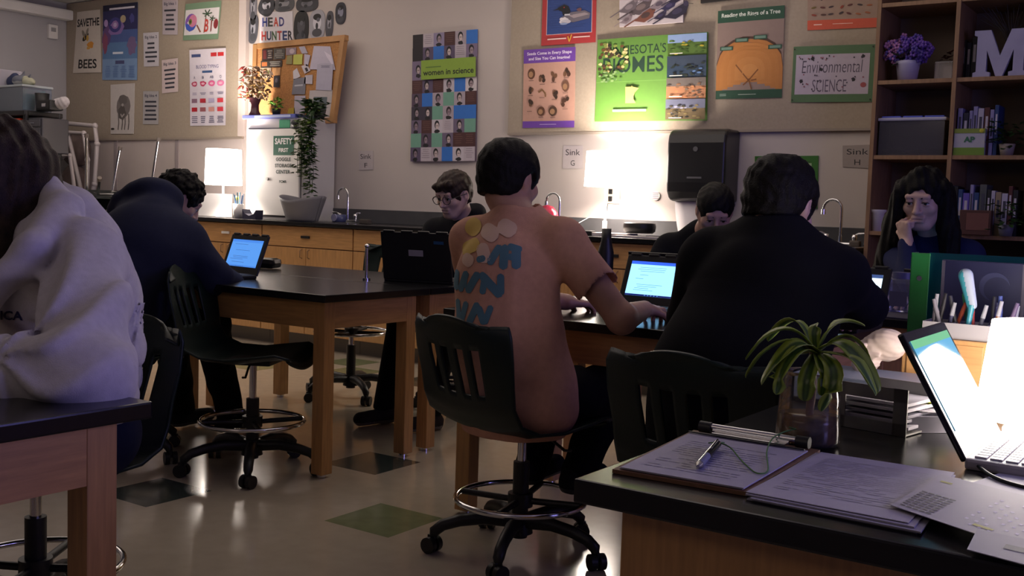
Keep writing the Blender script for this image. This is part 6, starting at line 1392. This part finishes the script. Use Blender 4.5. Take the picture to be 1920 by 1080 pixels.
# ---- person in the black shirt
fr = nrm((.0, 1, -.1)); hd = HeadF(J(1462, 388, 2.88), (.12, 1, -.42), k=1.08)
nk = J(1450, 440, 2.82)
JJ = dict(pel=A3(-1.12, 2.62, .54), wst=A3(-1.12, 2.66, .70), che=nk + A3(0, -.05, -.20), nk=nk, shL=nk + A3(-.185, -.0, -.085), shR=nk + A3(.18, .02, -.115),
          elL=J(1300, 600, 2.98), wrL=J(1330, 600, 3.22), elR=J(1618, 572, 3.02), wrR=J(1580, 585, 3.26), hip=[A3(-1.21, 2.62, .54), A3(-1.03, 2.62, .54)], kn=[A3(-1.25, 3.0, .54), A3(-1.0, 3.0, .54)], an=[A3(-1.22, 3.0, .25), A3(-1.03, 3.0, .25)], fr=fr)
p = start('person in a plain black shirt seen from behind, bent over a laptop', (-1.12, 2.7, 0))
body(p, JJ, hd, M_skin2, hands_=[(JJ['wrR'], (-.2, 1, -.05), (0, 0, -1), -1, .5), (JJ['wrL'], (.1, 1, -.05), (0, 0, -1), 1, .5)], h=.006)
S = SDF((-1.75, 2.3, .42), (-.55, 3.45, 1.3), .008)
torso(S, JJ['pel'], JJ['wst'], JJ['che'], JJ['nk'], JJ['shL'], JJ['shR'], fr, (.21, .215, .215), .74, .085)
arm(S, JJ['shL'], JJ['elL'], JJ['wrL'], (.092, .078, .066, .05)); arm(S, JJ['shR'], JJ['elR'], JJ['wrR'], (.080, .062, .058, .05)); S.cone(JJ['nk'] + A3(0, 0.01, .03), JJ['nk'] + A3(0, 0, .12), .066, .08, .01, op='s')
S.wave(folds(5, .005, 11)); S.build('black_shirt', cloth('cloth_black_top', (.0035, .0035, .006)), p)
S = SDF((-1.5, 2.4, .15), (-.75, 3.2, .72), .01); legs(S, JJ['hip'], JJ['kn'], JJ['an'], (.11, .085, .075, .06)); S.cone(JJ['hip'][0], JJ['hip'][1], .12, .12, .03); S.build('trousers', MATS['cloth_black'], p)
for i in (0, 1): shoe(JJ['an'][i], (0, 1), 'shoe', p, MATS['shoe_black'])
hairs('hair', hd, p, M_hair, grow=.018, fr=60, amp=.0028)

# ---- person in the navy hoodie
fr = nrm((.12, 1, -.35)); hd = HeadF(J(334, 375, 3.22), (.35, .75, -.62), k=1.04)
nk = J(298, 385, 3.08)
JJ = dict(pel=A3(-4.02, 2.80, .54), wst=A3(-4.04, 2.82, .72), che=J(268, 480, 2.93), nk=nk, shL=J(205, 462, 2.96), shR=J(345, 455, 3.04),
          elL=A3(-4.45, 3.15, .86), wrL=A3(-4.2, 3.4, .82), elR=J(398, 520, 3.16), wrR=J(436, 528, 3.36), hip=[A3(-4.12, 2.80, .54), A3(-3.93, 2.80, .54)], kn=[A3(-4.18, 3.22, .56), A3(-3.90, 3.24, .56)], an=[A3(-4.32, 3.42, .10), A3(-4.06, 3.50, .10)], fr=fr)
p = start('person in a navy hooded sweatshirt hunched over the left table with curly dark hair', (-4.03, 2.9, 0))
body(p, JJ, hd, M_skin2, hands_=[(JJ['wrR'], (-.1, 1, -.1), (0, 0, -1), -1, .5), (JJ['wrL'], (.3, 1, -.1), (0, 0, -1), 1, .5)], h=.006)
S = SDF((-4.75, 2.4, .42), (-3.35, 3.6, 1.36), .009)
torso(S, JJ['pel'], JJ['wst'], JJ['che'], JJ['nk'] + A3(0, -.02, -.03), JJ['shL'], JJ['shR'], fr, (.23, .25, .25), .88, .105, .07)
arm(S, JJ['shL'], JJ['elL'], JJ['wrL'], (.10, .078, .07, .05)); arm(S, JJ['shR'], JJ['elR'], JJ['wrR'], (.10, .085, .078, .05))
for u, v, y, r in [(235, 372, 2.98, .055), (262, 358, 3.0, .06), (292, 358, 3.03, .06), (315, 372, 3.08, .05), (250, 392, 2.96, .06), (285, 392, 2.98, .065), (225, 392, 2.97, .05)]: S.ell(J(u, v, y), (r * 1.2, r * 1.1, r * .8), .05)
S.wave(folds(9, .006, 10)); S.build('navy_hoodie', cloth('cloth_navy', (.017, .020, .048)), p)
S = SDF((-4.5, 2.55, .08), (-3.6, 3.7, .76), .009); legs(S, JJ['hip'], JJ['kn'], JJ['an'], (.115, .09, .08, .065)); S.cone(JJ['hip'][0], JJ['hip'][1], .12, .12, .03); S.wave(folds(6, .005, 13)); S.build('trousers', MATS['cloth_black'], p)
for i in (0, 1): shoe(JJ['an'][i], (.1, 1), 'shoe', p, MATS['shoe_black'])
def curls(S, H):
    K = random.Random(4)
    for i in range(90):
        v = np.array([K.gauss(0, 1), K.gauss(0, 1), K.gauss(.3, 1)]); v /= np.linalg.norm(v)
        if v[1] > .5 and v[2] < .3: continue
        S.ell(H.P(v[0] * .086, -.014 + v[1] * .102, .036 + v[2] * .094), np.array([.013, .013, .012]), .006)
hairs('curly_hair', hd, p, M_hair, grow=.014, fr=90, amp=.003, extra=curls)
eyes(hd, p)

# ---- person in glasses
fr = nrm((-.05, -1, -.15)); hd = HeadF(J(851, 366, 4.70), (-.04, -.9, -.36), k=1.04)
nk = J(868, 412, 4.82)
JJ = dict(pel=A3(-3.60, 4.88, .54), wst=nk * .3 + A3(-3.6, 4.88, .62) * .7, che=nk + A3(0, .03, -.20), nk=nk, shL=nk + A3(.19, .0, -.075), shR=nk + A3(-.19, 0, -.075),
          elL=nk + A3(.23, -.20, -.32), wrL=J(835, 505, 4.42), elR=nk + A3(-.27, -.14, -.34), wrR=J(770, 510, 4.42), hip=[A3(-3.51, 4.86, .54), A3(-3.69, 4.86, .54)], kn=[A3(-3.45, 4.42, .53), A3(-3.76, 4.42, .53)], an=[A3(-3.40, 4.24, .09), A3(-3.68, 4.20, .09)], fr=fr)
p = start('person with glasses and a black jacket facing the laptop with a white label', (-3.6, 4.8, 0))
body(p, JJ, hd, M_skin2, hands_=[(JJ['wrL'], (-.15, -1, -.1), (0, 0, -1), -1, .45), (JJ['wrR'], (.3, -1, -.1), (0, 0, -1), 1, .5)], h=.0045)
eyes(hd, p)
S = SDF((-4.3, 4.2, .42), (-3.05, 5.25, 1.32), .008)
torso(S, JJ['pel'], JJ['wst'], JJ['che'], JJ['nk'] + A3(0, .02, -.02), JJ['shL'], JJ['shR'], fr, (.19, .19, .20), .75, .078)
arm(S, JJ['shL'], JJ['elL'], JJ['wrL'], (.078, .066, .06, .045)); arm(S, JJ['shR'], JJ['elR'], JJ['wrR'], (.078, .066, .06, .045))
for k in range(7): a = math.pi * (k / 6) ; S.ell(JJ['nk'] + A3(.09 * math.cos(a), .07 * math.sin(a) + .01, .025 + .03 * math.sin(a)), (.04, .04, .04), .03)
S.wave(folds(12, .005, 14)); S.build('black_jacket', cloth('cloth_black_top', (.0035, .0035, .006)), p)
S = SDF((-4.0, 4.1, .08), (-3.2, 5.05, .72), .009); legs(S, JJ['hip'], JJ['kn'], JJ['an'], (.10, .078, .07, .056)); S.cone(JJ['hip'][0], JJ['hip'][1], .11, .11, .03); S.build('trousers', MATS['cloth_black'], p)
for i in (0, 1): shoe(JJ['an'][i], (-.2, -1), 'shoe', p, cloth('shoe_dark', (.03, .025, .025)), hx('6A6664'))
hairs('hair', hd, p, M_hairb, grow=.016, fr=55, amp=.003, fringe=.012, extra=lambda S, H: S.cone(H.P(-.05, .07, .085), H.P(.04, .085, .075), .022, .018, .02))
g = MB(); gm = mat('glasses_frame', (.01, .01, .012), .3)
off = Vector(p.location)
for q in (-1, 1):
    g.tube([Vector(hd.P(q * .034 + .026 * math.cos(a), .108 - .006 * abs(math.cos(a)) , .008 + .021 * math.sin(a))) - off for a in [2 * math.pi * i / 20 for i in range(20)]], .0022, gm, 6, closed=True)
    g.tube([Vector(hd.P(q * .060, .104, .014)) - off, Vector(hd.P(q * .080, .05, .014)) - off, Vector(hd.P(q * .086, -.01, .008)) - off], .002, gm, 6)
g.tube([Vector(hd.P(-.009, .110, .012)) - off, Vector(hd.P(.009, .110, .012)) - off], .002, gm, 6); g.build('glasses', p)

# ---- short haired person looking down
fr = nrm((.1, -1, -.25)); hd = HeadF(J(1340, 396, 4.60), (.45, -.72, -.62), k=1.0)
nk = J(1318, 445, 4.76)
JJ = dict(pel=A3(-2.1, 4.98, .54), wst=A3(-2.1, 4.95, .68), che=nk + A3(0, .06, -.18), nk=nk, shL=nk + A3(.17, .0, -.07), shR=nk + A3(-.17, 0, -.07),
          elL=nk + A3(.22, -.16, -.28), wrL=nk + A3(.05, -.38, -.27), elR=nk + A3(-.22, -.16, -.28), wrR=nk + A3(-.08, -.38, -.27), hip=[A3(-2.0, 4.95, .54), A3(-2.2, 4.95, .54)], kn=[A3(-1.98, 4.6, .53), A3(-2.24, 4.6, .53)], an=[A3(-2.0, 4.65, .1), A3(-2.2, 4.65, .1)], fr=fr)
p = start('short dark haired person in black looking down behind the glowing laptop', (-2.1, 4.9, 0))
body(p, JJ, hd, M_skin, hands_=[(JJ['wrL'], (-.15, -1, -.1), (0, 0, -1), -1, .45), (JJ['wrR'], (.1, -1, -.1), (0, 0, -1), 1, .5)], h=.005); eyes(hd, p)
S = SDF((-2.75, 4.25, .42), (-1.45, 5.35, 1.3), .009); torso(S, JJ['pel'], JJ['wst'], JJ['che'], JJ['nk'], JJ['shL'], JJ['shR'], fr, (.19, .19, .20), .75, .078)
arm(S, JJ['shL'], JJ['elL'], JJ['wrL'], (.078, .066, .06, .045)); arm(S, JJ['shR'], JJ['elR'], JJ['wrR'], (.078, .066, .06, .045)); S.wave(folds(2, .005, 14)); S.build('black_sweater', MATS['cloth_black_top'], p)
S = SDF((-2.5, 4.4, .08), (-1.75, 5.15, .72), .012); legs(S, JJ['hip'], JJ['kn'], JJ['an'], (.10, .08, .07, .056)); S.build('trousers', MATS['cloth_black'], p)
hairs('hair', hd, p, M_hair, grow=.012, fr=60, amp=.002)

# ---- long haired person resting the chin on a hand
fr = nrm((-.0, -1, -.2)); hd = HeadF(J(1733, 374, 5.08), (-.04, -.92, -.30), k=1.14)
nk = J(1748, 450, 5.2)
JJ = dict(pel=A3(-1.25, 5.32, .54), wst=A3(-1.25, 5.3, .68), che=nk + A3(0, .06, -.18), nk=nk, shL=nk + A3(.16, .0, -.07), shR=nk + A3(-.16, 0, -.07),
          elL=nk + A3(.24, -.20, -.25), wrL=nk + A3(.05, -.40, -.25), elR=J(1712, 528, 4.86), wrR=J(1700, 450, 4.99), hip=[A3(-1.16, 5.3, .54), A3(-1.34, 5.3, .54)], kn=[A3(-1.14, 4.98, .53), A3(-1.38, 4.98, .53)], an=[A3(-1.15, 5.0, .1), A3(-1.35, 5.0, .1)], fr=fr)
p = start('person with long dark hair resting the mouth on a fist', (-1.25, 5.2, 0))
body(p, JJ, hd, M_skin2, hands_=[(JJ['wrR'], (-.25, -.05, 1), (.5, .8, .1), 1, 1.25, .02, .95, .9), (JJ['wrL'], (-.15, -1, -.1), (0, 0, -1), -1, .45)], h=.0042, armr=(.045, .038, .034, .025)); eyes(hd, p)
S = SDF((-1.9, 4.5, .42), (-.65, 5.6, 1.3), .009); torso(S, JJ['pel'], JJ['wst'], JJ['che'], JJ['nk'], JJ['shL'], JJ['shR'], fr, (.18, .18, .19), .75, .07)
arm(S, JJ['shL'], JJ['elL'], JJ['wrL'], (.075, .062, .055, .042)); arm(S, JJ['shR'], JJ['elR'], JJ['wrR'] + A3(0, 0, -.02), (.075, .06, .05, .04)); S.wave(folds(15, .004, 14)); S.build('navy_sweater', cloth('cloth_blue', (.012, .016, .06)), p)
S = SDF((-1.6, 4.8, .08), (-.9, 5.5, .72), .012); legs(S, JJ['hip'], JJ['kn'], JJ['an'], (.10, .08, .07, .056)); S.build('trousers', MATS['cloth_black'], p)
H = hd; S = SDF(*bounds([H.c, H.c + A3(.2, 0, -.35), H.c - A3(.15, 0, .42)], .16), .0055)
S.ell(H.P(0, -.014, .036), np.array([.098, .118, .106]), .01, H.R).ell(H.P(0, -.05, -.04), (.10, .08, .13), .03, H.R)
for a, b, ra, rb in [((-.075, .01, .05), (-.095, .02, -.13), .035, .045), ((-.095, .02, -.12), (-.11, .05, -.33), .045, .04), ((.078, .0, .05), (.115, .0, -.12), .04, .06), ((.11, .0, -.1), (.15, .02, -.3), .06, .07), ((.03, -.06, .0), (.06, -.08, -.3), .08, .09), ((-.04, -.06, 0), (-.06, -.08, -.32), .07, .07), ((.08, .055, .05), (.10, .05, -.15), .022, .035), ((0, .03, .125), (.078, .045, .06), .018, .02), ((0, .03, .125), (-.076, .035, .06), .018, .018)]: S.cone(H.P(*a), H.P(*b), ra, rb, .02)
S.ell(H.P(-.004, .12, -.012), (.064, .080, .108), .012, H.R, 's')
S.wave(lambda x, y, z: .003 * np.sin(x * 170 + 3 * np.sin(z * 14)) + .003 * np.sin(y * 150 + x * 60 + 2 * np.sin(z * 17)))
S.build('long_hair', M_hair, p)

# ---- person in the grey hooded sweatshirt, left foreground
fr = nrm((-.05, -1, -.08)); hd = HeadF(J(-10, 322, 1.44), (-.25, -1, -.15), k=1.03)
nk = J(62, 392, 1.52)
JJ = dict(pel=A3(-2.62, 1.60, .54), wst=A3(-2.58, 1.62, .70), che=A3(-2.50, 1.60, .90), nk=nk, shL=J(168, 482, 1.48), shR=nk + A3(-.24, 0, -.06),
          elL=J(160, 712, 1.20), wrL=A3(-2.08, 1.04, .81), elR=A3(-2.78, 1.15, .82), wrR=A3(-2.45, 1.02, .81), hip=[A3(-2.40, 1.62, .54), A3(-2.60, 1.62, .54)], kn=[A3(-2.36, 1.18, .54), A3(-2.62, 1.18, .54)], an=[A3(-2.36, 1.25, .2), A3(-2.6, 1.25, .2)], fr=fr)
p = start('person in a light grey hooded sweatshirt leaning on the left foreground table', (-2.5, 1.6, 0))
body(p, JJ, hd, M_skin2, hands_=[(JJ['wrL'], (-1, -.1, 0), (0, 0, -1), -1, .5), (JJ['wrR'], (.8, -.5, 0), (0, 0, -1), 1, .5)], h=.006); eyes(hd, p)
S = SDF((-3.1, .85, .45), (-1.65, 2.1, 1.32), .008)
torso(S, JJ['pel'] + A3(0, .04, 0), JJ['wst'] + A3(.02, .03, 0), JJ['che'], JJ['nk'] + A3(0, .0, -.05), JJ['shL'] + A3(-.03, 0, -.01), JJ['shR'], fr, (.17, .19, .20), .80, .078, .06)
arm(S, JJ['shL'], JJ['elL'], JJ['wrL'], (.085, .078, .074, .055), .05); arm(S, JJ['shR'], JJ['elR'], JJ['wrR'], (.10, .08, .07, .055), .04)
S.cone(J(150, 430, 1.60), J(185, 560, 1.66), .06, .07, .06).cone(J(185, 560, 1.66), J(198, 735, 1.62), .07, .085, .06)
# hood bunched round the neck
for a, b, ra, rb in [(J(80, 335, 1.56), J(118, 400, 1.52), .036, .046), (J(120, 390, 1.52), J(60, 470, 1.36), .045, .040), (J(60, 470, 1.36), J(-20, 560, 1.28), .040, .034), (J(60, 340, 1.66), J(130, 405, 1.60), .05, .06), (J(130, 400, 1.62), J(170, 450, 1.6), .06, .05), (J(0, 360, 1.72), J(90, 400, 1.7), .07, .07)]: S.cone(a * .985 + A3(0, 0, CH * .015), b * .985 + A3(0, 0, CH * .015), ra, rb, .022)
S.plane_cut(A3(0, 0, TT + .004), (0, 0, -1)) if False else None
def armfold(x, y, z):
    e = J(70, 650, 1.22); a = (x - e[0]) * .82 + (y - e[1]) * .57; b = z - e[2]; d = np.sqrt(a * a + b * b + .0004); th = np.arctan2(b, a)
    q = np.sin(th * 7.5 + 2.2 * np.sin(d * 18)); return .011 * (q - .5 * np.abs(q)) * np.exp(-((d - .12) / .11) ** 2)
S.wave(folds(31, .006, 8)); S.wave(folds(77, .003, 18)); S.wave(armfold)
S.wave(lambda x, y, z: .005 * np.sin(20 * (x * .82 + y * .57) + 12 * z + 2 * np.sin(9 * z)) * np.clip((y - 1.45) * 4, 0, 1))
g1 = S.build('grey_hoodie', cloth('cloth_grey', (.60, .57, .60)), p)
S = SDF((-2.9, .95, .3), (-2.1, 1.95, .74), .01); legs(S, JJ['hip'], JJ['kn'], JJ['an'], (.11, .085, .07, .06)); S.cone(JJ['hip'][0], JJ['hip'][1], .12, .12, .03); S.build('trousers', cloth('cloth_navy_dark', (.008, .010, .03)), p)
H = hd; S = SDF(*bounds([H.c, H.c + A3(0, 0, -.35)], .2), .006)
S.ell(H.P(0, -.014, .036), np.array([.090, .112, .100]), .01, H.R).ell(H.P(0, -.05, -.04), (.09, .08, .12), .03, H.R)
for a, b, ra, rb in [((-.07, -.0, .05), (-.085, .03, -.16), .045, .045), ((-.08, .03, -.14), (-.07, .10, -.30), .045, .03), ((.07, .0, .05), (.085, .03, -.16), .04, .045), ((0, -.07, 0), (0, -.07, -.18), .08, .07), ((-.05, -.05, .0), (-.075, -.03, -.18), .06, .05)]: S.cone(H.P(*a), H.P(*b), ra, rb, .02)
S.ell(H.P(0, .12, -.03), (.058, .075, .10), .01, H.R, 's'); S.wave(lambda x, y, z: .0028 * np.sin(y * 150 + 3 * np.sin(z * 14)) + .0028 * np.sin(x * 120 + y * 90 + 2 * np.sin(z * 17)))
S.build('long_hair', M_hairb, p)
# chest lettering
from mathutils.bvhtree import BVHTree
def decal_text(obj, parent, txts, dr, name):
    bv = BVHTree.FromPolygons([v.co for v in obj.data.vertices], [list(q.vertices) for q in obj.data.polygons]); off = Vector(parent.location); out = MB(); dr = Vector(dr).normalized()
    for txt, O, ux, h_, w_, m_ in txts:
        tmp = MB(); text_mesh(tmp, txt, m_, None, h_, w_, 'CENTER', .03)
        vs = []
        for q in tmp.v:
            p3 = Vector(O) - off + Vector(ux).normalized() * q.x + Vector((0, 0, q.y)); loc, no, i_, d_ = bv.ray_cast(p3 - dr * .6, dr, 1.3)
            vs.append((loc + no * .0025) if loc is not None else p3)
        out.add(vs, tmp.f, m_)
    return out.build(name, parent)
vd = nrm(J(10, 590, 1.3) - A3(0, 0, CH))
decal_text(g1, p, [('TICA', J(15, 600, 1.36), (.82, .57, 0), .022, .075, hx('2A2A5A'))], vd, 'chest_lettering')
